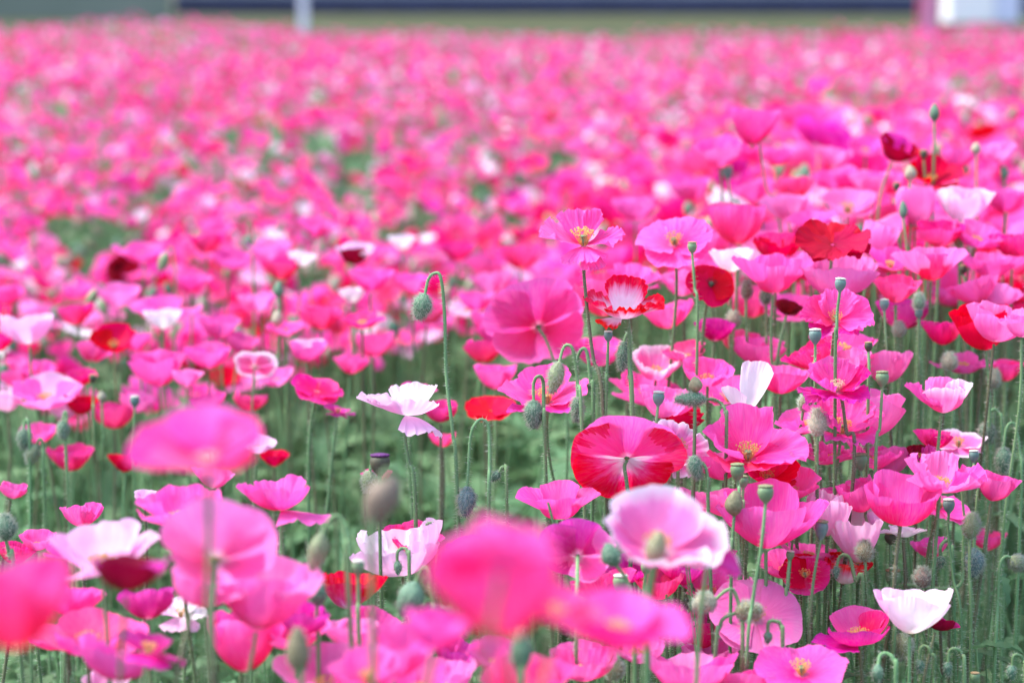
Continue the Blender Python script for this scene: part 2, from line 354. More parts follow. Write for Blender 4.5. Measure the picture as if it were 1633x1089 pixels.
for k in range(9):
    x = -hw+2.4+k*(2*hw-4.8)/8
    w_ = boxes('window', [(x-.8, 0, 1.2, x+.8, .05, 2.7)], M_NAVY, b0)
    boxes('pane', [(x-.72, -.02, 1.28, x-.03, -.003, 2.62), (x+.03, -.02, 1.28, x+.72, -.003, 2.62)], M_GLASS, w_)
# grey green bank wall on the left
b1 = empty('boundary_wall', (X_at(60, 42), 42, .49)); tag(b1, 'grey green boundary wall left of the long dark building', 'wall')
M_GG = plain('grey_green_render', (.145, .18, .15), (.18, .21, .18), .8, .85, .2, rnd=0)
boxes('wall_panel', [(-9, 0, 0, X_at(276, 42)-X_at(60, 42), .3, 2.1)], M_GG, b1)
boxes('coping', [(-9, -.06, 2.1, X_at(276, 42)-X_at(60, 42)+.03, .36, 2.2)], M_PALE, b1, .02)
# white post, pink banded post, white cabinet at the far edge of the field
M_WP = plain('white_paint', (.68, .69, .78), (.74, .75, .82), 3, .5, rnd=0)
p0 = empty('white_post', (X_at(488.5, 28.5), 28.5, 0)); tag(p0, 'plain white square post at the far edge of the field', 'post')
boxes('shaft', [(-.058, -.058, 0, .058, .058, 2.4)], M_WP, p0, .01); boxes('cap', [(-.075, -.075, 2.4, .075, .075, 2.45)], M_WP, p0, .01)
M_PK = plain('pink_paint', (.66, .25, .42), (.72, .3, .48), 3, .5, rnd=0); M_RD = plain('dark_red_paint', (.36, .05, .10), (.42, .06, .12), 3, .5, rnd=0)
p1 = empty('pink_post', (X_at(1471, 28.5), 28.5, 0)); tag(p1, 'pink post with dark red edges beside the white cabinet', 'post')
boxes('shaft', [(-.085, -.07, 0, .085, .07, 2.5)], M_PK, p1, .008); boxes('edge_strip', [(-.15, -.05, 0, -.087, .05, 2.5)], M_RD, p1, .006); boxes('edge_strip', [(.087, -.05, 0, .15, .05, 2.5)], M_RD, p1, .006)
Zc = 30.
c0 = empty('white_cabinet', (X_at(1560, Zc), Zc, 0)); tag(c0, 'white two door cabinet standing beyond the flowers in the right corner', 'cabinet')
M_WC = plain('white_enamel', (.80, .84, .86), (.84, .87, .88), 2, .4, rnd=0); M_WC_SHADE = plain('shaded_white_enamel', (.55, .62, .80), (.6, .66, .82), 2, .4, rnd=0)  # second enamel is the same white with bluish sky shade painted in
M_DKM = plain('dark_metal', (.03, .03, .035), (.05, .05, .055), 5, .5, rnd=0)
boxes('body', [(-.53, 0, .62, .53, .6, 2.1)], M_WC, c0, .015)
d1 = boxes('door', [(-.52, -.03, .63, .13, -.002, 2.08)], M_WC, c0, .008); boxes('handle', [(.06, -.06, 1.3, .085, -.032, 1.5)], M_DKM, d1, .004)
d2 = boxes('door', [(.15, -.03, .63, .52, -.002, 2.08)], M_WC_SHADE, c0, .008); boxes('handle', [(.18, -.06, 1.3, .205, -.032, 1.5)], M_DKM, d2, .004)  # right door carries the shaded side's bluish tone in its colour
boxes('roof_lip', [(-.57, -.06, 2.1, .57, .64, 2.15)], M_WC_SHADE, c0, .01)
for sx in (-.48, .42): 
    for sy in (.02, .5): boxes('leg', [(sx, sy, 0, sx+.06, sy+.06, .62)], M_DKM, c0)
# ------------------------------------------------------------------ poppies one by one
RNG = np.random.default_rng(11)
HEROES = []        # (px, py, r, anchor phrase)
def drop_base(pt, dx=0., dy=0.):
    return np.array([pt[0]+dx, pt[1]+dy, 0.])
def stem_path(head, axis, img, r, rng, lean=.07):
    """from the head down to the soil; img: points of the photograph the stem passes"""
    Z = ZF/r
    pts = [np.array(head)]
    if img:
        for (x, y) in img: pts.append(P(x, y, Z))
    else:
        pts.append(np.array(head)-axis*.035-np.array([0, 0, .02]))
        q = pts[-1]
        pts.append(q+np.array([rng.normal()*.008-axis[0]*.03, rng.normal()*.008, -.14]))
    q = pts[-1]; sl = (pts[-1]-pts[-2]); sl = sl/max(1e-6, abs(sl[2]))
    n = 3; z0 = q[2]
    for k in range(1, n+1):
        f = k/n
        pts.append(np.array([q[0]+sl[0]*.05*min(1, f*2)+rng.normal()*lean*.25*f, q[1]+rng.normal()*lean*.25*f, z0*(1-f)]))
    return crom(pts, 7)
def view_axes(ctr):
    fw = ctr-CAM; fw = fw/np.linalg.norm(fw); up = UPV-fw*(UPV@fw); up /= np.linalg.norm(up)
    return np.cross(fw, up), up
HT = {}            # measured heights of catalogued blooms, in pixels of the photograph
def add_flower(px, py, w, r, col, form, t, s, label, az=0., ruf=.35, frill=.5, st=None, stam='y', hires=None, group=None, seed=None, cols=None, jit=7, red=None, sscale=1., dt=None):
    rng = np.random.default_rng(seed if seed is not None else RNG.integers(1 << 30))
    sharp = abs(r-1) < .2
    res = hires or ((30, 64) if sharp else (16, 24))
    name = form if isinstance(form, str) else ''
    if name: form = FORMS[name]
    t = t+(dt if dt is not None else (-9 if abs(t) < 21 else 0))      # heads sit side on to a low camera
    hh = HT.get((px, py), .58*w if name in ('bowl', 'cup') else None)
    if hh:                              # pick the tilt and cup depth whose outline has the height seen in the photograph
        best = None; sd_ = int(rng.integers(1 << 30)); k0 = view_axes(P(px, py, ZF/r))
        for de in (-14, 0, 12, 24, 36):
            fm = [(f[0], f[1], f[2]+de*.35, f[3]+de, f[4], f[5]) for f in form]
            for dd in range(-24, 25, 6):
                g2, _ = flower_geo(np.random.default_rng(sd_), fm, t+dd, s, az, ruf, 0., (7, 11), jit)
                c2 = np.concatenate([g_[0] for g_ in g2]); a = c2@k0[0]; b = c2@k0[1]
                cost = abs((b.max()-b.min())/(a.max()-a.min())-hh/w)*4+(dd/16 if dd > 0 else -dd/45)+abs(de)/70
                if best is None or cost < best[0]: best = (cost, fm, t+dd)
        form, t = best[1:]; rng = np.random.default_rng(sd_)
    geo, A = flower_geo(rng, form, t, s, az, ruf, frill, res, jit)
    allc = np.concatenate([g_[0] for g_ in geo])
    Z = ZF/r
    # view-plane axes at this place
    ctr = P(px, py, Z); rx, up = view_axes(ctr)
    a = allc@rx; b = allc@up
    Lm = (w/F*Z)/(a.max()-a.min())
    head = ctr-Lm*((a.max()+a.min())/2*rx+(b.max()+b.min())/2*up)
    axis = A@np.array([0, 0, 1.])
    pts = stem_path(head-axis*.002, axis, st, r, rng)
    base = np.array([pts[-1][0], pts[-1][1], 0])
    e = empty('poppy', base)
    for i, (co, q, uv) in enumerate(geo):
        me = mesh_np('petal', co*Lm, q, uv=uv)
        o = link_mesh('petal', me, e, PM[cols[i] if cols else col]); o.location = head-base
    h = 0 if r < .8 else (420 if sharp else 160)
    red = rng.random() < .35 if red is None else red
    o = link_mesh('stem', stem_mesh(rng, pts-head, .0011+.0003*rng.random(), h, 7 if sharp else 5, mat=M_STEMR if red else M_STEM), e); o.location = head-base
    Mx = Matrix(A.tolist()).to_4x4(); Mx.translation = Vector(head-base)
    if stam:
        o = link_mesh('stamens', STAMENS[rng.integers(4)], e, {'y': M_STAM, 'w': M_STAMW, 'd': M_STAMD}[stam]); o.matrix_local = Mx @ Matrix.Scale(Lm*sscale, 4)
        o = link_mesh('pistil', PISTIL, e, M_POD['g']); o.matrix_local = Mx @ Matrix.Scale(Lm*sscale, 4)
    tag(e, label, 'poppy flower', group or 'poppies in bloom')
    HEROES.append((px, py, w, r, col, e))
    return e
def bud_geo(rng, w, l, hairs, kind='bud'):
    """along +Z from attachment 0 to tip l"""
    u = np.linspace(0, 1, 22)
    prof = np.sin(np.pi*np.clip(u, .0, 1))**.62*(1.08-.22*u+.05*np.sin(6*u))
    prof /= prof.max(); prof[0] = .16; prof[-1] = .02
    co, q = lathe_np(np.stack([prof*w/2, u*l], 1), 26)
    th = np.arctan2(co[:, 1], co[:, 0]); uu = co[:, 2]/l
    groove = 1-.10*np.exp(-((np.abs(((th+.4) % math.pi)-math.pi/2))/.10)**2)*np.sin(np.pi*uu)**.5-.02*rng.random(len(co))
    co[:, 0] *= groove; co[:, 1] *= groove*.93
    co[:, 0] += .06*w*np.sin(np.pi*uu)
    tris = None; midx = np.zeros(len(q), int)
    if hairs:
        k = rng.integers(26, len(co)-26, hairs)
        bp = co[k]+rng.normal(size=(hairs, 3))*w*.03
        d = bp*np.array([1, 1, 0]); d /= np.linalg.norm(d, axis=1)[:, None]+1e-9
        d[:, 2] = (bp[:, 2]/l-.35)*.9+.35; d += rng.normal(size=d.shape)*.22; d /= np.linalg.norm(d, axis=1)[:, None]
        hv, ht = spikes(bp, d, .0034*(.5+.8*rng.random(hairs)), .00019)
        tris = ht+len(co); co = np.concatenate([co, hv]); midx = np.concatenate([midx, np.ones(len(ht), int)])
    return co, q, tris, midx
def add_bud(px, py, w, l, r, path, col, label, hairs=None, group='poppy buds', stub=None):
    rng = np.random.default_rng(RNG.integers(1 << 30)); Z = ZF/r; k = Z/F
    sharp = abs(r-1) < .18
    if hairs is None: hairs = 650 if sharp else (120 if r > .8 else 0)
    att = P(path[0][0], path[0][1], Z); ctr = P(px, py, Z)
    ax = ctr-att; ax /= np.linalg.norm(ax); ax = ax+np.array([0, rng.normal()*.12, 0]); ax /= np.linalg.norm(ax)
    R = frame_from_axis(ax)
    sp = float(rng.random()*6.28)
    Rs = R@np.array([[math.cos(sp), -math.sin(sp), 0], [math.sin(sp), math.cos(sp), 0], [0, 0, 1]])
    co, q, tr, mi = bud_geo(rng, w*k, l*k, hairs)
    att = ctr-ax*l*k*.5
    co = co@Rs.T
    pts = [att+ax*.001]
    for i, (x, y) in enumerate(path[1:]): pts.append(P(x, y, Z+rng.normal()*.002))
    q_ = pts[-1]; sl = pts[-1]-pts[-2]; sl = sl/max(.3, abs(sl[2])/max(1e-6, np.linalg.norm(sl)))/max(1e-6, np.linalg.norm(sl))
    for f in (.4, .75, 1): pts.append(np.array([q_[0]+sl[0]*.05*f+rng.normal()*.006, q_[1]+rng.normal()*.006, q_[2]*(1-f)]))
    pts = crom(pts, 8)
    base = np.array([pts[-1][0], pts[-1][1], 0]); e = empty('poppy_bud', base)
    me = mesh_np('bud', co, q, tr, midx=mi); me.materials.append(M_BUD[col]); me.materials.append(M_HAIR)
    o = link_mesh('bud', me, e); o.location = att-base
    rr = .00105+.0002*rng.random()
    o = link_mesh('stem', stem_mesh(rng, pts-att, rr, 0 if r < .8 else (460 if sharp else 160), 7, mat=M_STEM, taper=1.5), e); o.location = att-base
    tag(e, label, 'poppy bud', group); HEROES.append((px, py, w, r, 'bud', e))
    return e
def add_pod(px, py, w, r, path, col, cap, label, h=1.15, group='poppy seed capsules', flat=.0):
    rng = np.random.default_rng(RNG.integers(1 << 30)); Z = ZF/r; k = Z/F
    att = P(path[0][0], path[0][1], Z); ctr = P(px, py, Z)
    ax = ctr-att; ax /= np.linalg.norm(ax)
    R = frame_from_axis(ax); w_ = w*k; H = w_*h
    att = ctr-ax*H*.55
    prof = [(.10, 0), (.16, .01), (.13, .06), (.22, .12), (.36, .28), (.455, .5), (.48, .68), (.44, .84), (.36, .90), (.30, .92)]
    co, q = lathe_np([(a*w_, b*H) for a, b in prof], 22, 11, .018)
    capp = [(.30, .90), (.40, .90), (.45, .94), (.44, .985), (.40, 1.01), (.18, 1.06), (.001, 1.09)]
    c2, q2 = lathe_np([(a*w_, b*H) for a, b in capp], 33, 11, .045)
    ang = np.arctan2(c2[:, 1], c2[:, 0]); c2[:, 2] += H*.022*np.cos(11*ang)*np.clip(np.hypot(c2[:, 0], c2[:, 1])/(w_*.3), 0, 1)*(c2[:, 2] > .95*H)
    pts = [att+ax*.0005]+[P(x, y, Z+rng.normal()*.002) for (x, y) in path[1:]]
    q_ = pts[-1]; sl = pts[-1]-pts[-2]; sl = sl/max(1e-6, abs(sl[2]))
    for f in (.4, .75, 1): pts.append(np.array([q_[0]+np.clip(sl[0], -.5, .5)*.05*f+rng.normal()*.006, q_[1]+rng.normal()*.006, q_[2]*(1-f)]))
    pts = crom(pts, 8); base = np.array([pts[-1][0], pts[-1][1], 0]); e = empty('poppy_capsule', base)
    me = mesh_np('capsule', co@R.T, q); o = link_mesh('capsule', me, e, M_POD[col]); o.location = att-base
    me = mesh_np('stigma_cap', c2@R.T, q2); o = link_mesh('stigma_cap', me, e, M_CAP[cap]); o.location = att-base
    sharp = abs(r-1) < .18
    o = link_mesh('stem', stem_mesh(rng, pts-att, .0010+.0002*rng.random(), 320 if sharp else 0, 7, mat=M_STEM, taper=1.5), e); o.location = att-base
    tag(e, label, 'seed capsule', group); HEROES.append((px, py, w, r, 'pod', e))
    return e
def P4(*a):
    """petals given as (azimuth, half, e0, e1, length[, ruffle])"""
    return [(x[0], x[1], x[2], x[3], x[4], dict(x[5]) if len(x) > 5 else {}) for x in a]
# ------------------------------------------------------------------ catalogue of single flowers
A = add_flower
HT.update({(310,698):135,(350,866):150,(432,938):130,(165,880):100,(207,912):60,(18,958):150,(142,1006):100,(398,1020):95,(452,797):105,(285,806):70,(783,928):190,(985,985):95,(820,865):90,(640,1035):95,(920,878):105,(632,872):80,(660,858):60,(890,796):66,(850,512):140,(868,618):82,(962,468):70,(1052,578):58,(1075,386):95,(1174,356):66,(1328,383):62,(1205,697):112,(1330,606):76,(1345,668):100,(1395,655):95,(1497,629):76,(1335,500):78,(1232,435):70,(1335,438):75,(1132,456):72,(1232,818):118,(1228,748):80,(1440,793):90,(1363,786):60,(1508,752):75,(1590,774):54,(1500,808):85,(1322,815):85,(1362,852):95,(1352,905):55,(1283,915):80,(1112,1005):65,(1356,1002):88,(1456,973):78,(1278,1068):80,(1100,1072):65,(1562,520):75,(1592,512):75,(1482,420):55,(1585,422):50,(180,538):48,(408,582):42,(506,620):55,(250,586):58,(1437,234):48,(1493,274):60,(1540,326):66,(1205,202):58,(1143,240):52,(1460,328):60,(1405,382):60,(1440,500):58,(782,651):46,(1192,618):78,(637,653):92})
# --- sharp flowers in the middle
A(637,653,138,1.0,'p',P4((258,84,4,34,1.05,dict(ruf=.34)),(62,78,30,70,1.08,dict(ruf=.28)),(180,74,8,34,1.1,dict(ruf=.34)),(-42,64,-6,-52,1.0,dict(ruf=.3))),4,4,'white poppy blushed pink at the edge standing alone above the green gap',jit=2,seed=5,frill=.75,st=[(645,690),(652,740),(662,800)],stam='w',sscale=.6,dt=0,cols=['p','w','p','p'],red=False)
A(928,382,138,1.0,'h',P4((262,70,-8,-38,.8),(100,66,30,66,1.05),(-6,58,12,24,1.05),(178,60,18,34,1.1),(55,36,45,78,.95),(300,44,-20,-52,.85)),6,-3,'tallest sharp pink poppy, ragged and wide open with yellow stamens',jit=3,seed=8,frill=1.,ruf=.45,dt=0,sscale=1.35,st=[(929,402),(935,480),(946,570),(962,660)],red=True)
A(995,482,132,1.0,'k',P4((266,84,2,62,.86),(74,74,34,74,1.15),(-6,60,14,46,1.1),(188,74,12,44,1.08),(230,40,0,-22,.74)),2,4,'white poppy with red frilled rim on a straight green stem',jit=3,seed=3,frill=1.,ruf=.42,dt=0,st=[(1002,510),(1004,580),(1009,665)],stam=None,red=False)
A(1003,730,187,1.03,'b',P4((270,86,0,10,1.0),(95,88,0,4,1.05),(2,74,3,8,1.04),(182,78,3,8,1.06)),-56,2,'big red and white streaked poppy tilted back, its underside and stem facing us',jit=3,seed=4,frill=.15,ruf=.22,st=[(996,745),(1000,775),(1006,850)],cols=['h','b','b','b'],red=False)  # upper petal hot pink: light glowing through its single layer, put into colour
A(1085,715,95,.99,'e','disc',30,35,'frilled pink poppy with white rim tucked right behind the streaked red poppy',frill=1.,ruf=.6)
A(890,796,137,1.03,'h','lens',6,-2,'smooth hot pink lens shaped poppy left of the streaked red poppy',frill=.2,ruf=.25,seed=21)
A(850,512,165,.84,'h',P4((270,88,2,34,1),(90,88,2,30,1),(0,80,8,30,.95),(180,80,8,30,.95)),-52,-14,'large blurred pink poppy seen from behind, left of the red rimmed white poppy',frill=.5,ruf=.3,st=[(872,545),(890,600),(905,700)])
A(868,618,150,.95,'h',P4((270,80,0,20,1),(90,80,20,70,1),(0,70,8,30,1),(180,72,8,32,1.1)),34,-6,'hot pink poppy with rosy centre behind the hooked buds',frill=.5,ruf=.4,seed=12,cols=['m','h','h','h'])
A(782,651,82,.84,'r','disc',14,0,'scarlet poppy glowing in the green gap right of the white poppy',frill=.2,ruf=.3,stam=None,dt=0)
A(962,468,120,.80,'s','bowl',0,0,'soft salmon pink poppy directly behind the red rimmed white poppy',frill=.3)
A(1052,578,92,.86,'e','bowl',22,0,'round pale poppy with white rim and rosy heart, below the red rimmed white poppy',frill=.5)
A(1030,618,120,.86,'h','dish',10,10,'pink poppy half hidden below the round pale poppy with rosy heart',frill=.4)
A(955,560,90,.82,'h','bowl',10,0,'pink poppy behind the two hooked buds in the middle',frill=.4)
A(1192,618,84,.97,'w',P4((85,76,58,86,1.2),(200,52,20,56,.75)),-4,14,'pure white poppy with one tall upright petal, right of the lying green bud',jit=2,frill=.3,ruf=.15,seed=2,stam=None)
A(1160,622,95,.90,'h','dish',14,-8,'pink poppy peeking out left of the pure white upright petal',frill=.4)
A(1088,668,72,.93,'r','bowl',10,0,'small scarlet poppy behind the streaked red poppy, under the lying bud',frill=.3)
A(1205,697,168,1.0,'h',P4((265,82,0,40,1),(90,82,24,82,1.1),(-5,72,10,24,1.1),(185,74,18,52,1.05)),20,0,'wide rosy pink poppy below the pure white upright petal',frill=.4,ruf=.45,seed=31,cols=['s','h','h','h'])
A(1330,606,118,1.0,'d',P4((268,80,8,34,1),(92,78,26,76,1.0),(-2,68,22,66,.95),(186,70,18,58,1.0),(215,36,0,22,1.15)),30,2,'deep pink poppy with purple nibbled rim and cream stamens, on a dark stem',frill=1.,ruf=.45,seed=6,stam='w',st=[(1343,640),(1350,690),(1362,740)],red=True,cols=['m','h','d','h','m'])
A(1345,668,130,.985,'h','open',14,6,'pink poppy just below and behind the purple rimmed deep pink poppy',frill=.8,ruf=.5)
A(1285,668,100,.97,'h','dish',4,-16,'pink poppy at the left shoulder of the lower pink pair, behind the beige bud',frill=.5)
A(1395,655,98,.95,'l','bowl',8,14,'light pink poppy right of the tall capsule stem, drooping to the right',frill=.4)
A(1497,629,108,.97,'e',P4((270,84,-2,50,1),(90,84,6,62,1),(0,72,14,46,1),(180,74,10,20,1.1)),10,4,'plump pink poppy with pale fluted rim standing free at the right',frill=.6,ruf=.5,seed=9,cols=['e','l','e','h'])
A(1335,500,118,.96,'d',P4((268,78,2,16,1),(92,78,20,70,1),(0,66,10,36,1.1),(180,66,10,40,1.1)),32,0,'rose poppy with ragged pale fringe behind the tall capsule',frill=1.,ruf=.6,seed=14,cols=['m','h','h','d'])
A(1345,545,110,.9,'h','dish',12,8,'pink poppy showing below the rose poppy with pale fringe',frill=.4)
A(1232,435,130,.87,'h','lens',6,0,'broad pink poppy below the dark red one, left of a pair',frill=.4)
A(1335,438,135,.87,'l','dish',12,0,'broad light pink poppy below the dark red one, right of a pair',frill=.5)
A(1328,383,120,.89,'R','disc',28,0,'big velvety dark red poppy, darkest bloom on the right',frill=.4,ruf=.6,stam=None,seed=10,dt=0)
A(1243,393,86,.84,'d','bowl',14,0,'rose red poppy left of the velvety dark red one',frill=.3,cols=['r','d','r','r'])
A(1132,456,78,.88,'r','disc',38,8,'round scarlet poppy with black heart facing us, behind a thin capsule',frill=.3,stam='d')
A(1166,414,72,.84,'w','bowl',6,0,'white blurred poppy right above the scarlet one with black heart',frill=.3)
A(1075,386,124,.88,'h','disc',26,-6,'big soft pink poppy right of the ragged yellow hearted one',frill=.5,seed=40)
A(1174,356,94,.80,'s','bowl',4,0,'salmon pink bowl shaped poppy right behind the big soft pink one',frill=.3)
A(1205,202,80,.72,'h','tulip',8,4,'pink half closed poppy shaped like a goblet, highest on the right',frill=.2,ruf=.15,st=[(1210,228),(1222,300),(1245,370)],red=True)
A(1143,240,78,.70,'h','dish',16,-6,'pink poppy leaning at the left of the goblet shaped one',frill=.5)
A(1437,234,66,.74,'D','bowl',24,18,'dark crimson tilted poppy high on the right',frill=.2,cols=['R','m','R','R'])
A(1493,274,86,.76,'r','open',22,0,'scarlet open poppy with yellow heart near the dark crimson tilted one',frill=.4,cols=['r','r','r','r'])
A(1540,326,94,.78,'w','bowl',10,0,'white poppy flushed pink below the scarlet one at upper right',frill=.4,cols=['p','p','p','w'])
A(1460,328,62,.78,'l','cup',8,0,'light pink cup shaped poppy left of the flushed white one at upper right',frill=.2)
A(1418,352,76,.78,'l','bowl',0,-20,'light pink poppy leaning left beside the cup shaped one at upper right',frill=.3)
A(1405,382,62,.82,'l','bowl',4,14,'light pink poppy touching the right side of the velvety dark red one',frill=.3)
A(1352,322,92,.72,'l','dish',18,0,'light pink open poppy above the velvety dark red one',frill=.4)
A(1605,318,78,.75,'h','bowl',8,0,'pink poppy cut by the right edge above the far pair',frill=.4)
A(1482,420,122,.85,'l','lens',6,0,'wide light pink poppy with rosy underside at middle right',frill=.5,cols=['d','l','l','l'])
A(1585,422,110,.82,'h','lens',4,0,'wide hot pink poppy near the right edge at middle height',frill=.3)
A(1500,372,78,.80,'d','bowl',10,0,'rose poppy below the flushed white one at upper right',frill=.3)
A(1430,460,80,.86,'s','bowl',8,0,'salmon poppy below the wide light pink one at middle right',frill=.3)
A(1440,500,88,.84,'m','bowl',2,0,'magenta poppy in shade right of the rose fringed one',frill=.3)
A(1140,526,68,.85,'m','bowl',-4,8,'magenta poppy below the scarlet one with black heart',frill=.3)
A(1212,560,84,.85,'h','bowl',8,0,'pink poppy behind the pure white upright petal',frill=.4)
A(1258,490,46,.86,'D','bowl',-20,20,'small dark red half hidden poppy left of the rose fringed one',frill=.2)
A(1260,490,100,.80,'h','dish',14,0,'pink poppy behind the small dark red half hidden one',frill=.3)
A(1200,480,90,.78,'s','bowl',10,0,'salmon poppy right of the scarlet one with black heart',frill=.3)
A(1562,520,96,.91,'r','bowl',14,-10,'bright scarlet poppy overlapped by pink petals at the right edge',frill=.2,seed=18)
A(1592,512,100,.93,'l','dish',8,6,'light pink poppy overlapping the bright scarlet one at right',frill=.2,cols=['l','l','l','l'])
A(1628,520,70,.95,'l','bowl',4,0,'light pink poppy cut by the right edge beside the scarlet one',frill=.2)
A(1535,577,106,.85,'h','lens',8,0,'pink poppy under the scarlet one at the right edge',frill=.4)
A(1605,590,60,.82,'d','bowl',4,0,'rose poppy low at the right edge under the scarlet one',frill=.3)
A(1470,722,50,.96,'D','cup',20,0,'withered crimson poppy with shrivelled petals, right of the long capsule stem',frill=1.,ruf=.8,cols=['m','D','m','D'])
A(1527,706,94,.91,'e','disc',18,0,'blurred pale poppy with white rim behind the ruffled pink one',frill=.3)
# --- lower right
A(1232,818,180,1.04,'h',P4((268,84,14,80,1.05),(92,84,24,84,1.1),(0,72,20,56,1.1),(182,74,22,66,1)),4,0,'big hot pink bowl shaped poppy behind the leaning capsule stem',frill=.3,ruf=.3,seed=16,cols=['h','h','h','h'])
A(1228,748,96,1.0,'r','open',30,4,'scarlet pink poppy with yellow heart above the big hot pink bowl',frill=.4,cols=['r','d','r','d'])
A(1150,800,80,1.02,'l','bowl',6,-6,'light pink poppy left behind the big hot pink bowl',frill=.4)
A(1440,793,122,1.04,'h',P4((268,86,8,84,1.05),(92,84,20,84,1.15),(0,76,20,58,1.05),(182,76,20,80,.98)),10,2,'smooth hot pink bowl shaped poppy on a dark stem, largest at the far right',frill=.25,ruf=.22,seed=17,st=[(1436,835),(1428,900),(1424,950)],red=True,cols=['d','h','h','h'])
A(1363,786,62,1.0,'h','bowl',6,-18,'small hot pink poppy touching the left side of the smooth bowl',frill=.3)
A(1508,752,130,1.03,'h','open',4,4,'ruffled light pink poppy with upright petals above the smooth bowl',frill=.8,ruf=.6,seed=19,cols=['l','l','h','l'])
A(1590,774,78,1.0,'h','bowl',4,10,'hot pink poppy with a pointed petal to the right, near the right edge',frill=.2,seed=22)
A(1500,808,96,.98,'h','disc',20,10,'hot pink poppy half hidden behind the smooth bowl',frill=.4)
A(1322,815,74,1.0,'p','cup',10,0,'pale pink poppy with a serrated edge between the two big hot pink bowls',frill=1.,ruf=.4)
A(1362,852,92,1.0,'w','tulip',6,-8,'white pink poppy with crumpled petals above the ribbed capsules',frill=.8,ruf=.4,cols=['p','w','p','w'])
A(1440,846,76,1.0,'w','lens',-4,0,'small white poppy showing under the smooth hot pink bowl',frill=.3)
A(1352,905,82,1.0,'k','bowl',14,4,'pale pink poppy with red fringe below the crumpled white one',frill=.8,ruf=.5)
A(1283,915,82,1.01,'r','disc',32,-6,'scarlet poppy with yellow heart low at right, beside the red fringed pale one',frill=.3,cols=['d','r','d','r'])
A(1290,880,90,.99,'h','dish',0,6,'pink poppy behind the scarlet low one at right',frill=.4)
A(1205,982,148,1.05,'l',P4((270,88,2,8,1),(90,88,4,16,1),(0,82,8,14,.98),(180,82,8,14,.98)),36,4,'round flat light pink poppy facing us with white heart, behind two olive buds',jit=3,frill=.2,ruf=.18,seed=23)
A(1112,1005,86,1.02,'m','bowl',6,-8,'magenta poppy left of the round flat light pink one',frill=.4,cols=['d','m','m','m'])
A(1356,1002,124,1.06,'m',P4((266,86,2,64,1),(92,84,16,70,1),(0,74,14,60,1),(200,66,-6,10,1.05)),8,-6,'magenta poppy with a deep rosy bowl, left of the white one',frill=.3,ruf=.35,seed=24,cols=['m','h','d','m'])
A(1456,973,126,1.08,'w',P4((268,86,16,66,1),(92,84,20,70,.98),(0,72,22,56,1.08),(182,74,22,62,1)),2,4,'big white poppy cup blushed pink at the foot, low at the right',frill=.3,ruf=.28,seed=25,cols=['w','w','w','p'])
A(1500,988,62,1.03,'d','bowl',-8,20,'crimson poppy tucked under the big white cup',frill=.2,cols=['D','d','d','d'])
A(1575,860,62,.86,'s','bowl',8,0,'small blurred salmon red poppy low near the right edge',frill=.3)
A(1278,1068,150,1.13,'h','disc',38,-4,'hot pink open poppy cut by the bottom edge under the round flat one',frill=.5,seed=26)
A(1100,1072,156,1.12,'h','bowl',16,4,'light and hot pink poppy cut by the bottom edge, left of the open one',frill=.4,cols=['h','l','h','l'])
A(1050,930,86,1.04,'s','bowl',12,0,'salmon red poppy under the near pale pink flower',frill=.4)
A(1130,930,90,1.03,'h','dish',20,0,'hot pink poppy under the right side of the near pale pink flower',frill=.5)
# --- lower middle
A(1062,838,200,1.32,'e',P4((268,88,4,56,1,dict(ruf=.45)),(92,86,14,62,1.1),(-4,78,8,30,1.08),(182,76,12,56,1)),20,6,'large blurred pale pink poppy with white rim in front of the streaked red one',frill=.5,ruf=.4,seed=27,dt=0,cols=['e','e','e','e'])
A(1140,888,84,1.30,'m',P4((0,70,-20,-70,1),(70,60,-10,-50,1)),-10,14,'drooping magenta poppy with pale rim hanging at the right of the large pale flower',frill=.2,ruf=.3,stam=None,cols=['m','e'])
A(920,878,126,1.12,'l',P4((270,86,0,28,1),(90,84,4,30,1),(0,76,8,24,1),(180,76,8,24,1)),-60,8,'lilac pink poppy seen from beneath, left of the large pale flower',frill=.2,seed=28,cols=['m','l','l','m'])
A(632,872,148,1.03,'p','cup',12,-8,'white pink frilled poppy in front of a red one, below the hanging bud',frill=.9,ruf=.4,seed=29,cols=['p','w','p','w'])
A(660,858,100,1.0,'s','bowl',14,8,'salmon red poppy behind the white pink frilled one',frill=.6,cols=['d','s','s','d'])
A(783,928,205,2.15,'s','bowl',14,-10,'huge out of focus hot pink poppy at bottom centre, left of two',frill=.2,ruf=.25,cols=['s','h','h','d'],seed=33)
A(985,985,230,1.75,'s','lens',12,8,'wide out of focus hot pink poppy at bottom centre, right of two',frill=.3,ruf=.3,cols=['d','h','h','d'],seed=34)
A(820,865,130,2.3,'h','bowl',0,16,'out of focus pink poppy on top of the huge one at bottom centre',frill=.2)
A(740,870,62,1.04,'d','bowl',0,-14,'crimson petalled poppy peeking out left of the huge blurred one',frill=.3)
A(640,1035,118,1.35,'h','bowl',2,8,'blurred hot pink poppy at the bottom, left of the huge out of focus one',frill=.3)
A(578,1062,120,1.42,'h','dish',14,-6,'blurred hot pink poppy low at the bottom, beside the olive blurred bud',frill=.4)
A(838,1085,150,1.35,'s','bowl',14,0,'blurred salmon poppy cut by the bottom edge in the middle',frill=.3)
A(565,940,108,1.1,'r','bowl',6,0,'scarlet poppy with pale streaks below the white pink frilled one',frill=.5,cols=['b','r','r','b'])
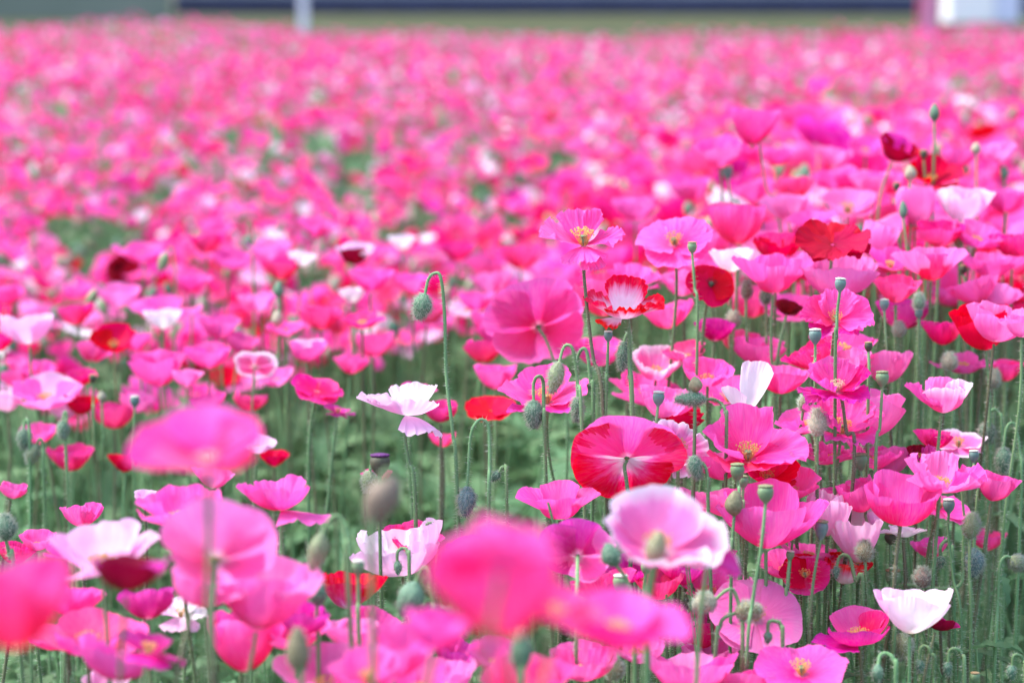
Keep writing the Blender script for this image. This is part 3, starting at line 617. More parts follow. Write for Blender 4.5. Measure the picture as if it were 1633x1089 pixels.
# --- lower left
A(452,797,152,1.12,'h',P4((262,78,4,52,1),(95,80,20,74,1),(-20,62,-8,-30,1.15),(180,72,18,58,1)),-4,-4,'hot pink poppy with a petal drooping to the right, at lower left of centre',frill=.5,ruf=.4,seed=35)
A(285,806,138,1.18,'h','open',0,-4,'hot pink poppy with a pointed upright petal behind the big pale pink one',frill=.4,ruf=.4,seed=36)
A(350,866,186,1.4,'l',P4((270,86,4,40,1),(90,84,10,44,1),(0,76,12,40,1),(180,76,12,40,1)),-52,-6,'big blurred light pink poppy seen from behind, crossed by a grey stem',frill=.3,seed=37,cols=['l','l','l','h'])
A(432,938,168,1.32,'l','bowl',2,10,'blurred light pink poppy right below the one crossed by a grey stem',frill=.4,cols=['h','l','l','l'])
A(165,880,180,1.3,'p','open',6,-4,'pale pink white poppy over a dark crimson one at lower left',frill=.5,ruf=.5,cols=['q','p','p','q'],seed=38)
A(207,912,122,1.55,'D','bowl',-2,4,'dark crimson blurred poppy in front of the pale pink white one',frill=.2,cols=['D','D','m','m'])
A(105,872,76,1.16,'h','open',4,0,'pink poppy with pointed petals left of the pale pink white one',frill=.4)
A(18,958,190,2.0,'s','bowl',8,-10,'huge blurred rosy red poppy cut by the left edge',frill=.2,ruf=.2,cols=['d','h','s','s'])
A(142,1006,188,1.24,'s','lens',12,2,'broad rosy pink poppy right of the huge blurred one at the left edge',frill=.4,ruf=.35,seed=39,cols=['h','s','s','s'])
A(290,978,82,1.15,'w','flop',10,0,'white poppy with limp petals, small, at lower left',frill=.6,ruf=.5,cols=['p','w','w','p'])
A(240,1035,110,1.35,'m','flop',-16,10,'magenta poppy with hanging petals at lower left',frill=.2)
A(398,1020,132,1.22,'h','bowl',-6,-4,'hot pink poppy under the blurred light pink one at lower left',frill=.4)
A(515,1068,160,1.25,'l','bowl',14,0,'light pink poppy cut by the bottom edge left of centre',frill=.4)
A(170,1088,80,1.2,'p','bowl',10,0,'pale pink poppy barely showing at the bottom left edge',frill=.4)
A(310,698,214,1.75,'h',P4((270,88,4,34,1),(90,88,10,40,1),(0,82,8,34,1),(182,58,6,14,1.28)),16,4,'large out of focus hot pink poppy with a petal pointing left, hovering at left',frill=.2,ruf=.2,seed=41,stam=None,dt=0,cols=['s','h','s','s'])
# --- left middle distance
A(42,524,86,.74,'l','bowl',8,-6,'light pink poppy with lilac underside near the left edge',frill=.3,cols=['p','p','p','p'])
A(180,538,74,.74,'r','bowl',26,4,'scarlet poppy with a yellow heart in the left middle distance',frill=.2)
A(408,582,70,.76,'e','disc',-14,0,'pale pink poppy with white rim in the left middle distance',frill=.3)
A(506,620,84,.84,'d','disc',12,14,'rose red poppy with drooping petals left of the white one',frill=.3,stam=None,dt=0)
A(541,655,52,.83,'m','flop',-10,10,'magenta drooping poppy just left of the white one',frill=.3)
A(412,706,60,.84,'p','bowl',10,6,'small pale pink poppy behind the large out of focus hot pink one',frill=.4)
A(438,730,48,.80,'r','bowl',6,0,'small scarlet poppy right below the small pale pink one at left',frill=.2)
A(250,586,92,.74,'h','bowl',8,0,'pink poppy above the large out of focus hot pink one',frill=.4)
A(75,622,112,.76,'l','dish',14,0,'light pink poppy with ragged petals over a red one at far left',frill=.6,cols=['l','p','l','h'])
A(105,650,64,.75,'p','bowl',2,0,'lilac pink poppy below the ragged light pink one at far left',frill=.4)
A(130,645,56,.76,'r','bowl',6,10,'scarlet poppy peeking out beside the ragged light pink one at far left',frill=.2)
A(180,662,74,.74,'s','bowl',4,0,'salmon poppy between the scarlet one and the large out of focus one',frill=.3)
A(112,728,76,.78,'d','bowl',2,0,'rose poppy behind thin stems at far left, below the ragged ones',frill=.3)
A(197,738,52,.78,'r','bowl',-6,0,'small scarlet poppy among stems left of the large out of focus one',frill=.3)
A(20,780,48,.9,'h','cup',6,14,'small pink poppy at the left edge amid green stems',frill=.4)
A(232,790,36,.92,'p','bowl',10,0,'tiny lilac white poppy above the pointed hot pink one at lower left',frill=.6)
A(228,402,102,.62,'h','lens',8,0,'wide pink poppy beside the dark green patch at left',frill=.4)
A(262,492,120,.68,'h','lens',10,4,'wide pink poppy above the white scraps at left',frill=.4)
A(258,508,62,.70,'w','bowl',2,0,'white poppy under the wide pink one at left',frill=.3)
A(188,470,72,.64,'l','bowl',8,0,'light pink blurred poppy left of the leaning bud pair',frill=.3)
A(330,388,56,.62,'d','bowl',4,0,'rose poppy right of the wide pink one beside the green patch',frill=.3)
A(372,412,66,.62,'h','bowl',8,10,'pink poppy leaning right of the rose one at left',frill=.3)
A(428,400,74,.64,'l','bowl',12,0,'light pink poppy left of the yellow hearted far one',frill=.3)
A(482,412,48,.66,'w','bowl',4,6,'small white poppy left of the red and white pair',frill=.3)
A(448,428,70,.66,'d','bowl',2,0,'rose poppy under the small white one left of centre',frill=.3)
A(505,362,66,.60,'h','tulip',16,10,'pink poppy with yellow heart among the far rows left of centre',frill=.3)
A(566,404,64,.66,'p','bowl',14,0,'pale poppy with a dark red front petal left of the tall hooked bud',frill=.3,cols=['D','p','p','p'])
A(592,445,74,.70,'h','bowl',6,0,'pink poppy below the pale one with a dark red petal',frill=.4)
A(640,386,46,.58,'w','bowl',6,0,'small white blurred poppy above the tall hooked bud',frill=.2)
A(728,400,64,.60,'d','bowl',2,0,'rose pink poppy right above the tall hooked bud',frill=.2)
A(655,452,62,.70,'h','bowl',6,0,'pink poppy directly behind the tall hooked bud',frill=.3)
A(745,492,64,.68,'p','dish',10,0,'pale pink blurred poppy right of the tall hooked bud stem',frill=.3)
A(492,558,60,.76,'h','cup',12,0,'pink poppy with white heart left of the hooked bud, in the green',frill=.4,cols=['h','p','h','h'])
A(512,505,72,.72,'s','bowl',6,0,'salmon poppy above the one with white heart, left of the hooked bud',frill=.3)
A(580,510,70,.74,'d','dish',10,0,'rose poppy left below the tall hooked bud',frill=.3)
A(330,566,76,.74,'h','bowl',4,0,'pink poppy above the pale one with white rim at left',frill=.3)
A(598,548,64,.72,'h','cup',0,0,'pink poppy above the white one, left of the hooked stem',frill=.3)
A(683,500,60,.70,'s','bowl',4,8,'salmon poppy just under the tall hooked bud',frill=.3)
A(560,470,44,.70,'w','bowl',6,0,'little white poppy left of the tall hooked bud',frill=.2)
A(660,620,76,.84,'h','lens',4,8,'pink poppy right behind the white one in the green gap',frill=.3)
A(700,655,60,.84,'d','bowl',0,0,'rose poppy low behind the right petal of the white one',frill=.3)
A(705,700,44,.82,'s','bowl',2,0,'small salmon red poppy in the green gap below the white one',frill=.3)
A(600,760,52,.95,'s','bowl',4,0,'salmon red poppy behind the purple topped capsule',frill=.4)
A(790,600,70,.80,'h','bowl',4,0,'pink poppy above the scarlet one in the green gap',frill=.3)
A(455,522,64,.72,'h','dish',8,0,'pink poppy left of the salmon one in the left middle distance',frill=.3)
A(300,602,52,.76,'l','bowl',4,0,'lilac pink poppy right of the pink one above the large out of focus one',frill=.3)
A(0,545,50,.74,'d','bowl',4,0,'rose poppy cut by the left edge below the light pink one',frill=.3)
A(8,640,56,.76,'p','bowl',6,0,'pale lilac poppy cut by the left edge',frill=.3)
# ------------------------------------------------------------------ buds
B = add_bud
B(672,489,31,44,1.0,[(678,468),(683,446),(693,436),(703,443),(709,500),(712,600),(722,690),(729,780)],'g','tall nodding hairy bud on a hooked stem, standing alone left of centre')
B(851,661,32,47,1.0,[(851,640),(851,612),(858,600),(866,608),(867,650),(869,720)],'g','plump green hairy bud hanging in front of the rosy hearted pink poppy')
B(886,602,27,54,1.0,[(892,577),(898,556),(906,550),(914,560),(921,610),(928,690)],'y','pale green bud with upturned tip hanging beside the hooked pair')
B(920,652,20,42,.98,[(921,632),(920,580),(927,558),(936,562),(942,610),(946,670)],'g','slim green bud hanging behind a hooked stem, left of the streaked red poppy')
B(993,568,21,50,.98,[(996,545),(999,534),(1003,532),(1006,545),(1004,600),(1008,660)],'g','slim dark green bud under the red rimmed white poppy')
B(743,800,30,50,1.0,[(745,776),(750,700),(758,676),(769,669),(779,682),(781,740),(779,830)],'b','shaggy blue green bud hanging upside down over the toothed leaf')
B(1552,897,31,48,1.0,[(1553,873),(1554,845),(1550,832),(1540,835),(1536,880),(1532,930),(1500,938),(1440,932),(1400,948),(1370,965)],'b','blue grey furry bud on a stem that loops sideways, far right')
B(1548,838,26,44,1.01,[(1547,858),(1546,880),(1546,920),(1548,1000)],'y','pale upright bud with ginger seam just above the furry blue grey one')
B(1101,637,23,52,1.0,[(1124,637),(1140,637),(1151,645),(1157,660),(1158,720)],'g','green pointed bud lying sideways under the round dark olive bud')
B(1123,962,32,42,1.11,[(1143,956),(1160,940),(1172,945),(1182,985),(1184,1050)],'c','cream and pink bud nodding sideways, left of two in front of the flat pink poppy')
B(1194,975,32,46,1.11,[(1172,980),(1155,985),(1148,1000),(1140,1060)],'o','olive bud nodding sideways right over the heart of the flat pink poppy')
B(1046,873,34,54,1.34,[(1039,898),(1032,940),(1030,1010)],'o','olive tilted bud in front of the large blurred pale pink flower')
B(975,884,32,40,1.2,[(983,902),(1000,925),(1010,960),(1012,1040)],'g','dark green bud at the left rim of the large blurred pale flower')
B(610,800,54,92,1.6,[(628,762),(628,752),(615,752),(598,790),(592,880),(594,980)],'n','blurred brownish grey bud on a thick near stem, below the white poppy')
B(505,880,32,66,1.32,[(514,850),(528,826),(542,826),(552,860),(556,950)],'y','pale blurred nodding bud on a thick hook at lower left of centre')
B(506,943,30,46,1.25,[(506,965),(506,1000),(508,1060)],'g','blurred green capsule shaped bud right under the pale nodding one')
B(476,1036,40,76,1.45,[(478,1074),(480,1085),(482,1120)],'o','blurred olive upright bud at the bottom, left of centre')
B(652,955,44,62,1.22,[(664,928),(674,905),(684,915),(690,960),(692,1040)],'g','green hairy blurred bud leaning in front of the scarlet streaked poppy')
B(830,1036,34,72,1.45,[(830,1072),(831,1090),(832,1130)],'g','blurred green upright bud below the huge out of focus pink poppy')
B(588,768,26,36,1.0,[(590,750),(594,736),(600,740),(606,790)],'y','small pale bud hanging left of the purple topped capsule')
B(1303,673,28,46,1.0,[(1303,697),(1303,740),(1303,800)],'c','beige upright bud with rough skin left of the dark stemmed deep pink poppy')
B(1284,641,22,32,.98,[(1280,658),(1276,690),(1274,760)],'o','small olive bud just above left of the beige upright one')
B(1382,700,20,32,.96,[(1382,716),(1384,760),(1384,800)],'y','pale green bud right of the dark stem below the deep pink poppy')
B(1586,603,20,32,.86,[(1586,620),(1584,680),(1584,740)],'c','beige bud under the scarlet poppy at the right edge')
B(1515,576,24,30,.88,[(1516,592),(1518,640),(1518,700)],'c','beige blurred bud over the pink poppy at right')
B(1433,525,18,26,.86,[(1433,538),(1433,600),(1434,660)],'c','beige blurred bud above the tall capsule stem at right')
B(1170,509,22,28,.84,[(1170,523),(1168,580),(1166,640)],'c','beige blurred bud right of the magenta poppy')
B(1190,462,16,30,.84,[(1190,477),(1190,520),(1190,590)],'o','olive blurred bud left of two below the broad pink poppies')
B(1222,472,18,28,.84,[(1222,486),(1222,530),(1222,600)],'g','green blurred bud right of two below the broad pink poppies')
B(1575,690,26,34,.9,[(1575,672),(1580,655),(1592,660),(1598,720)],'g','green blurred hanging bud near the right edge at mid height')
B(1600,735,26,46,.92,[(1601,712),(1606,680),(1618,678),(1626,720),(1628,800)],'g','larger green blurred hanging bud by the right edge at mid height')
B(1490,180,18,30,.76,[(1490,195),(1490,240),(1488,300)],'g','topmost upright green bud against the far pink rows at right')
B(1451,276,20,26,.78,[(1451,289),(1450,340),(1450,400)],'c','beige upright bud left of the open scarlet poppy at upper right')
B(1557,237,16,20,.72,[(1557,247),(1557,300),(1557,360)],'c','small beige bud high right of the open scarlet poppy')
B(1602,275,14,24,.7,[(1602,287),(1602,330),(1602,380)],'g','dark green bud near the upper right edge')
B(1528,382,16,26,.8,[(1528,395),(1530,450),(1532,520)],'o','olive bud below the flushed white poppy at upper right')
B(1440,335,14,30,.8,[(1440,350),(1450,420),(1466,480)],'g','thin green bud left of the light pink cup at upper right')
B(1466,482,18,30,.88,[(1466,497),(1466,560),(1468,640)],'g','green blurred bud under the wide light pink poppy at right')
B(1471,920,30,34,1.02,[(1471,937),(1466,950),(1462,1000)],'n','brownish pink round bud just above the big white cup')
B(1380,878,26,36,1.02,[(1380,897),(1381,940),(1382,1010)],'o','olive and pink upright bud right under the dark ribbed capsule')
B(1440,1030,28,46,1.04,[(1437,1008),(1434,996),(1428,1000),(1424,1050)],'y','white haired pale green bud hanging under the big white cup')
B(1622,897,26,28,1.0,[(1612,888),(1602,888),(1594,905),(1590,970),(1586,1060)],'y','pale round bud on an arched stem cut by the right edge')
B(260,418,18,34,.64,[(266,402),(274,396),(278,420),(280,470)],'y','pale leaning bud at the right of the wide pink poppy by the green patch')
B(146,476,18,36,.64,[(155,460),(162,452),(168,470),(170,520)],'y','pale leaning bud left of the wide pink poppies at left')
B(395,386,13,24,.64,[(395,374),(396,360),(400,356),(403,380),(404,440)],'g','slim green bud left of the light pink far poppy')
B(445,462,18,28,.7,[(445,476),(446,520),(446,560)],'g','dark green bud above the cream one left of centre')
B(443,508,20,28,.72,[(443,522),(443,560),(443,620)],'c','cream bud below the dark green one left of centre')
B(100,685,18,30,.84,[(100,670),(102,660),(106,664),(106,740)],'g','green bud hanging over the rose poppy at far left')
B(52,724,20,34,.84,[(58,708),(64,700),(68,712),(70,780)],'y','pale green leaning bud at far left')
B(38,700,22,34,.84,[(38,684),(40,672),(46,678),(48,760)],'g','green bud left of the pale leaning one at far left')
B(162,632,16,18,.78,[(162,641),(164,690),(164,740)],'c','cream little bud above the salmon poppy at far left')
B(8,840,30,44,1.1,[(10,862),(16,890),(24,930)],'g','dark blurred green bud at the left edge above the huge rosy red poppy')
B(978,1065,30,42,1.12,[(978,1086),(978,1100),(979,1130)],'o','olive bud at the bottom, under the wide out of focus pink poppy')
B(790,760,0.1+14,20,1.0,[(797,752),(800,745),(806,750),(808,800)],'g','tiny nodding bud left of the smooth lens shaped pink poppy',hairs=90)
# small hooked buds in front of the greenery
B(682,862,12,22,1.03,[(681,850),(680,838),(686,834),(692,842),(690,900)],'g','tiny hooked bud in front of the salmon red poppy, upper of a row',hairs=60)
B(634,905,14,24,1.06,[(633,892),(634,880),(642,874),(650,882),(653,940)],'g','tiny hooked bud in front of the white pink frilled poppy',hairs=60)
B(1095,962,12,20,1.03,[(1094,950),(1093,936),(1098,930),(1104,938),(1106,1000)],'g','tiny hooked bud above the cream and pink sideways one',hairs=60)
B(1224,1016,14,22,1.11,[(1224,1004),(1226,992),(1236,990),(1246,1000),(1248,1060)],'g','tiny hooked bud in front of the lower half of the flat pink poppy',hairs=60)
B(1400,1074,20,34,1.12,[(1400,1056),(1404,1044),(1416,1042),(1426,1056),(1428,1110)],'g','thick hooked bud stem right of the bottom pink poppy',hairs=80)
B(1466,1062,14,24,1.06,[(1466,1050),(1468,1034),(1476,1030),(1484,1042),(1488,1100)],'g','hooked small bud below the big white cup, left of two',hairs=80)
B(1512,1066,14,24,1.06,[(1512,1054),(1514,1038),(1524,1034),(1534,1046),(1538,1100)],'g','hooked small bud below the big white cup, right of two',hairs=80)
B(1614,1072,16,26,1.06,[(1614,1058),(1616,1046),(1624,1044),(1632,1056),(1634,1110)],'g','hooked small bud in the bottom right corner',hairs=80)
B(1350,882,14,24,1.0,[(1350,870),(1350,856),(1358,848),(1366,856),(1368,890)],'g','hooked small bud left of the dark ribbed capsule',hairs=80)
B(1334,912,12,22,1.02,[(1335,900),(1338,890),(1346,884),(1356,892),(1364,925),(1376,960)],'g','hooked small bud in front of the red fringed pale poppy',hairs=80)
B(1500,895,14,22,1.0,[(1500,884),(1500,872),(1508,862),(1516,870),(1520,930)],'g','hooked hairy bud left of the blue grey furry one',hairs=120)
B(1066,758,14,30,1.0,[(1066,742),(1068,734),(1074,732),(1080,742),(1080,800)],'y','small pale bud at the right side under the streaked red poppy',hairs=60)
B(1110,745,22,40,1.05,[(1105,725),(1108,742),(1120,738),(1128,760),(1130,830)],'g','green hooked bud right of the streaked red poppy')
# ------------------------------------------------------------------ seed capsules
Q = add_pod
Q(1340,454,19,1.0,[(1339,466),(1335,500),(1334,540),(1332,580)],'b','w','tall capsule with white cap in front of the rose fringed poppy')
Q(1300,536,21,.99,[(1300,548),(1300,580),(1300,640)],'b','w','white capped capsule left above the purple rimmed deep pink poppy')
Q(1385,553,14,.98,[(1385,560),(1386,600),(1384,660)],'k','t','small dark round capsule right above the purple rimmed deep pink poppy')
Q(1407,604,22,1.0,[(1407,618),(1403,680),(1396,760)],'g','g','flat topped green capsule on a long bare stem right of the deep pink poppies')
Q(1104,395,16,.92,[(1104,406),(1108,460),(1112,540)],'g','g','thin stemmed green capsule before the big soft pink poppy')
Q(1372,736,24,.99,[(1373,752),(1378,790),(1380,830)],'g','g','green capsule above the smooth hot pink bowl')
B(1172,802,31,42,1.06,[(1171,823),(1168,860),(1166,920)],'o','round olive green bud upright in front of the big hot pink bowl',hairs=0)
Q(1176,752,24,1.04,[(1176,764),(1178,780),(1179,840)],'g','g','squat green capsule behind the round one, upper of two')
Q(1185,768,18,1.03,[(1185,778),(1184,800),(1184,860)],'g','g','small squat capsule behind the round one, lower of two')
Q(1221,787,27,1.12,[(1221,803),(1214,870),(1200,960),(1190,1060)],'g','g','green capsule on a long leaning stem in front of the big hot pink bowl',h=1.05)
Q(1310,844,22,1.05,[(1309,860),(1298,920),(1290,1000),(1288,1060)],'b','g','blue green capsule right of the big hot pink bowl',h=1.4)
Q(1377,856,16,1.0,[(1377,866),(1378,890),(1378,930)],'k','t','dark ribbed capsule right above the olive and pink bud',h=1.1)
Q(1420,858,20,1.0,[(1420,870),(1420,900),(1420,960)],'k','t','dark wide ribbed capsule left of the dark stem of the smooth bowl',h=.95)
Q(1424,921,26,1.0,[(1424,936),(1424,960),(1424,1000)],'g','t','green urn capsule with tan crown above the big white cup',h=1.1)
Q(1513,806,20,1.01,[(1513,820),(1512,850),(1520,920),(1532,1030)],'b','w','blue green capsule in front of the half hidden pink poppy')
Q(1553,727,17,1.0,[(1553,740),(1553,760),(1561,795),(1556,825)],'b','w','white capped capsule on a crooked hairy stem above the right pink poppy')
Q(1050,635,20,1.0,[(1049,650),(1046,680),(1040,740)],'b','w','white capped capsule left of the green lying bud')
B(1108,613,23,26,1.0,[(1108,626),(1108,680),(1106,760),(1105,800)],'o','round dark olive bud upright right above the green lying bud',hairs=0)
Q(970,536,15,1.0,[(970,546),(968,600),(966,660)],'b','w','small white capped capsule under the left petal of the red rimmed white poppy')
Q(606,740,34,1.06,[(606,762),(606,790),(606,850)],'k','p','dark purple topped capsule below the white poppy',h=1.0)
Q(571,905,22,1.22,[(571,920),(572,960),(574,1040)],'g','w','blurred pale capped capsule in front of the white pink frilled poppy')
Q(1160,275,18,.7,[(1161,288),(1166,320),(1180,370)],'b','w','blurred pale capsule below the leaning pink poppy at upper right')
Q(1473,247,13,.76,[(1473,256),(1476,300),(1480,360)],'k','t','little dark capsule left of the open scarlet poppy at upper right')
Q(1430,298,12,.76,[(1430,306),(1434,350),(1436,400)],'k','t','little dark capsule left of the light pink cup at upper right')
Q(1410,486,16,.9,[(1410,498),(1414,560),(1420,640)],'b','w','blurred white capped capsule under the salmon poppy at right')
Q(1465,500,14,.88,[(1465,510),(1465,560),(1466,640)],'b','w','blurred grey capsule right of the magenta shaded poppy')
Q(1536,430,13,.82,[(1536,440),(1546,480),(1552,540)],'k','t','little dark capsule between the two wide pink poppies at right')
Q(148,604,12,.78,[(148,612),(149,640),(150,700)],'k','t','little dark capsule above the cream bud at far left')
Q(215,640,16,.8,[(215,652),(214,690),(214,760)],'b','w','blurred capsule left of the large out of focus pink poppy')
Q(1260,885,14,1.04,[(1258,900),(1256,930),(1254,1000)],'g','w','small white toothed capsule under the big hot pink bowl')
Q(1030,905,18,1.06,[(1029,920),(1026,950),(1024,1010)],'g','w','capsule below the rim of the large blurred pale flower')
Q(990,930,26,1.1,[(990,945),(990,980),(990,1040)],'g','w','white capped capsule at the left under the large blurred pale flower')
Q(1555,1080,16,1.05,[(1555,1092),(1555,1110),(1555,1140)],'g','t','green capsule at the bottom edge right of the hooked pair')
# ------------------------------------------------------------------ the rest of the field
rf = np.random.default_rng(77)
def sstep(a, b, x):
    t = np.clip((x-a)/(b-a), 0, 1); return t*t*(3-2*t)
def canopy(x, Z):
    q = x/Z                                       # tangent of the bearing, right is positive
    near = .53+.19*sstep(-.04, .16, q)*(1-sstep(4.0, 8.5, Z))
    far = sstep(12, 27, Z)*(.17*sstep(-.06, -.17, q)+.07*sstep(.07, .2, q)-.09)
    wob = sstep(9, 20, Z)*(.035*np.sin(x*1.7+.6*Z)+.03*np.sin(x*.73+2.1+.3*Z)+.02*np.sin(x*4.1))
    return near+far+wob
NF = 20500
Zs = 2.15*np.exp(rf.random(NF*2)*math.log(28.6/2.15))
# more even over the ground: keep with probability growing with area, thinning with distance
keep = rf.random(NF*2) < np.clip((Zs/28.6)**.9, .0, 1)*1.15+.018
Zs = Zs[keep]
n = len(Zs)
xs = (rf.random(n)*1.14-.57)*1633/F*Zs
hs = canopy(xs, Zs)+rf.normal(size=n)*.042
ppx = 816.5+F*xs/Zs
# field x,y,z from depth along the axis: y solved on the plane of that depth
ys = (Zs-(hs-CAMZ)*(-math.sin(PITCH)))/math.cos(PITCH)
ppy = 544.5-F*(ys*math.sin(PITCH)+(hs-CAMZ)*math.cos(PITCH))/Zs
ymax = np.interp(ppx, [0, 250, 560, 700, 800, 900, 1100, 1633], [650, 630, 560, 520, 500, 450, 430, 480])
ok = ppy < ymax
for (ex, ey, ea, eb) in [(150, 372, 78, 36), (880, 252, 26, 26), (540, 305, 24, 26), (560, 250, 30, 20), (760, 300, 24, 24), (660, 350, 26, 18), (230, 310, 30, 22), (1085, 150, 20, 12), (1010, 340, 24, 20)]:
    ok &= ((ppx-ex)/ea)**2+((ppy-ey)/eb)**2 > 1
ok |= (Zs > 9)
# thin patches where the green shows through
pat = np.sin(xs*3.1+1.3*np.sin(ys*.9))+np.sin(xs*1.7-ys*1.3+2)+.8*np.sin(ys*2.3+xs*.6)
ok &= rf.random(len(Zs)) < np.where(pat < -.9, .35, .85)
Zs, xs, hs, ys, ppx, ppy = [a[ok] for a in (Zs, xs, hs, ys, ppx, ppy)]
n = len(Zs)
CP = dict(h=.43, d=.16, s=.14, l=.11, p=.055, w=.055, e=.015, m=.018, r=.03, D=.003)
cls = rf.choice(list(CP), n, p=np.array(list(CP.values()))/sum(CP.values()))
Ds = .046+.022*rf.random(n)+.010*(xs/Zs > .02)*(Zs < 6)
Ds *= np.where(Zs > 3.6, .88, 1)
Ds *= np.where(np.isin(cls, ['w', 'p', 'e']), .86, 1)*np.where((xs/Zs < .0) & (Zs < 9), .92, 1)
inview = (ppx > -10) & (ppx < 1643) & (ppy > 5)
order = np.argsort(Zs); order = [i for i in order if inview[i]]
CN = dict(h='hot pink', q='blush', d='rose red', s='salmon pink', l='light pink', p='pale pink', w='white', e='white rimmed pink', m='magenta', r='scarlet', D='dark crimson')
FN = dict(bowl='bowl shaped', cup='cupped', dish='shallow open', open='ragged open', flop='loose petalled', lens='flat', tulip='goblet shaped', disc='flat round')
anchors = list(HEROES); used = set(h[5]['label'] for h in HEROES)
PIX = []
def near_phrase(px, py, k=0):
    """relation to the k-th nearest catalogued bloom or bud"""
    c = sorted(anchors, key=lambda a: (a[0]-px)**2+((a[1]-py)*1.3)**2)[k]
    dx, dy = c[0]-px, c[1]-py
    if abs(dy) > 1.6*abs(dx): rel = 'above' if dy > 0 else 'below'
    elif abs(dx) > 1.6*abs(dy): rel = 'left of' if dx > 0 else 'right of'
    else: rel = ('upper' if dy > 0 else 'lower')+(' left of' if dx > 0 else ' right of')
    lab = c[5]['label'].split(',')[0]
    for w_ in (' in the left middle distance', ' standing alone', ' hanging', ' directly'): lab = lab.split(w_)[0]
    ws = lab.split()
    return rel, ' '.join(ws)
def zone(px, py):
    h_ = 'far left' if px < 260 else 'left' if px < 560 else 'left of centre' if px < 780 else 'right of centre' if px < 1060 else 'right' if px < 1380 else 'far right'
    return h_

def auto_label(col, f, px, py):
    for fmt in (f'{CN[col]} {FN[f]} poppy', f'{CN[col]} poppy', f'{FN[f]} poppy'):
        for k in range(14):
            rel, ph = near_phrase(px, py, k)
            lab = f'{fmt} {rel} the {ph}'
            if len(lab.split()) <= 16 and lab not in used: used.add(lab); return lab
def extra(px, py, w, r, col, form='bowl'):
    add_flower(px, py, w, r, col, form, RNG.normal()*10+4, RNG.normal()*10, auto_label(col, form, px, py), az=float(RNG.random()*50-25), ruf=.3+.25*RNG.random(), frill=.3+.5*RNG.random())
for e_ in [(1130,592,84,.92,'h'),(1410,585,92,.9,'l'),(1245,602,96,.9,'h'),(1292,562,96,.92,'d'),(1395,722,92,.96,'h'),(1318,722,96,.97,'h','open'),(1488,700,64,.93,'d'),(1092,802,92,1.0,'l'),
  (1130,868,92,1.0,'h'),(1085,905,92,1.03,'m'),(1060,500,94,.84,'h'),(1012,440,92,.80,'h','open'),(905,470,84,.78,'l'),(1292,350,84,.77,'h','open'),
  (1250,330,84,.74,'l'),(1200,302,72,.68,'h'),(1330,282,74,.68,'h'),(1388,292,72,.7,'l'),(1100,302,64,.62,'h'),(1560,372,82,.8,'h'),(1618,392,84,.8,'d'),(1550,462,84,.85,'h'),(1420,412,82,.84,'h','open'),
  (1532,252,62,.7,'h'),(1590,242,62,.7,'l'),(1380,232,54,.62,'h'),(472,1002,112,1.22,'h'),(232,962,92,1.2,'m'),(740,1042,94,1.12,'m'),(930,1052,110,1.15,'h'),(1265,300,70,.7,'s'),(1010,332,74,.66,'h'),
  (1120,420,80,.82,'h'),(1290,420,90,.84,'h'),(1180,540,70,.82,'s'),(1350,575,80,.93,'l'),(1090,450,76,.8,'l'),(790,520,80,.72,'h'),(780,450,70,.66,'l'),(830,410,70,.64,'s'),(770,560,64,.76,'d'),
  (1065,640,90,.93,'l'),(990,690,70,.95,'h'),(1150,740,90,.99,'h'),(1340,800,80,.98,'h'),(1420,735,80,.95,'l'),(1260,770,100,1.0,'h'),(390,950,90,1.2,'h'),(60,860,60,1.05,'h'),
  (660,1080,120,1.25,'h'),(1015,1030,90,1.1,'l'),(1090,560,70,.86,'s'),(150,560,60,.72,'h'),(60,590,60,.72,'h'),(350,520,70,.7,'h'),(410,480,66,.68,'l'),(130,600,50,.74,'d'),(10,470,60,.66,'h'),(310,450,60,.66,'h'),(330,935,112,1.35,'l'),(190,1045,130,1.3,'h'),(480,985,92,1.25,'m'),(890,960,150,1.9,'s','lens'),(700,1000,110,1.7,'h'),(90,1010,90,1.15,'h'),(560,1010,90,1.2,'l'),(30,880,70,1.05,'d'),(130,820,70,.98,'h'),(330,640,60,.76,'h'),(400,640,56,.76,'s'),(60,690,60,.78,'h'),(340,760,70,.9,'l'),(30,600,60,.72,'h'),(220,640,60,.74,'l'),(560,580,60,.74,'h'),(440,600,56,.74,'l'),(385,545,60,.7,'h'),(215,545,56,.7,'h'),(120,500,60,.68,'d'),(800,1045,110,1.3,'h'),(1060,985,110,1.03,'h','open'),(1150,925,100,.98,'l'),(1135,1045,100,1.04,'l'),(1000,905,90,1.03,'m'),(960,935,110,1.06,'s'),(1250,898,84,.96,'h'),(1482,872,62,.95,'h'),(1180,1086,130,1.12,'h','dish'),(120,955,100,1.18,'h'),(600,992,92,1.15,'h'),(700,1076,120,1.2,'l'),(1590,470,84,.84,'l'),(1420,290,70,.7,'h'),(1330,250,60,.66,'l'),(1240,250,60,.66,'h'),(1500,530,70,.86,'d'),(760,480,60,.68,'h')]: extra(*e_)
n_bloom = sum(1 for h in HEROES if h[4] not in ('bud', 'pod'))
N_IND = max(0, 300-n_bloom)
single = sorted(order[:N_IND], key=lambda i: -ppy[i])
for i in single:
    f = str(rf.choice(['bowl', 'cup', 'dish', 'open', 'flop', 'lens', 'tulip', 'disc'], p=[.3, .1, .15, .15, .08, .1, .05, .07]))
    r = ZF/Zs[i]; w = Ds[i]*F/Zs[i]
    base = auto_label(cls[i], f, ppx[i], ppy[i])
    hero_n = len(HEROES)
    add_flower(ppx[i], ppy[i], w, r, cls[i], f, rf.normal()*18+3, rf.normal()*17, base, az=rf.random()*360, ruf=.3+.25*rf.random(), frill=.3+.5*rf.random(), hires=(12, 16), group='poppies in the rows behind')
    HEROES[hero_n:] = []
rest = np.ones(n, bool); rest[single] = False
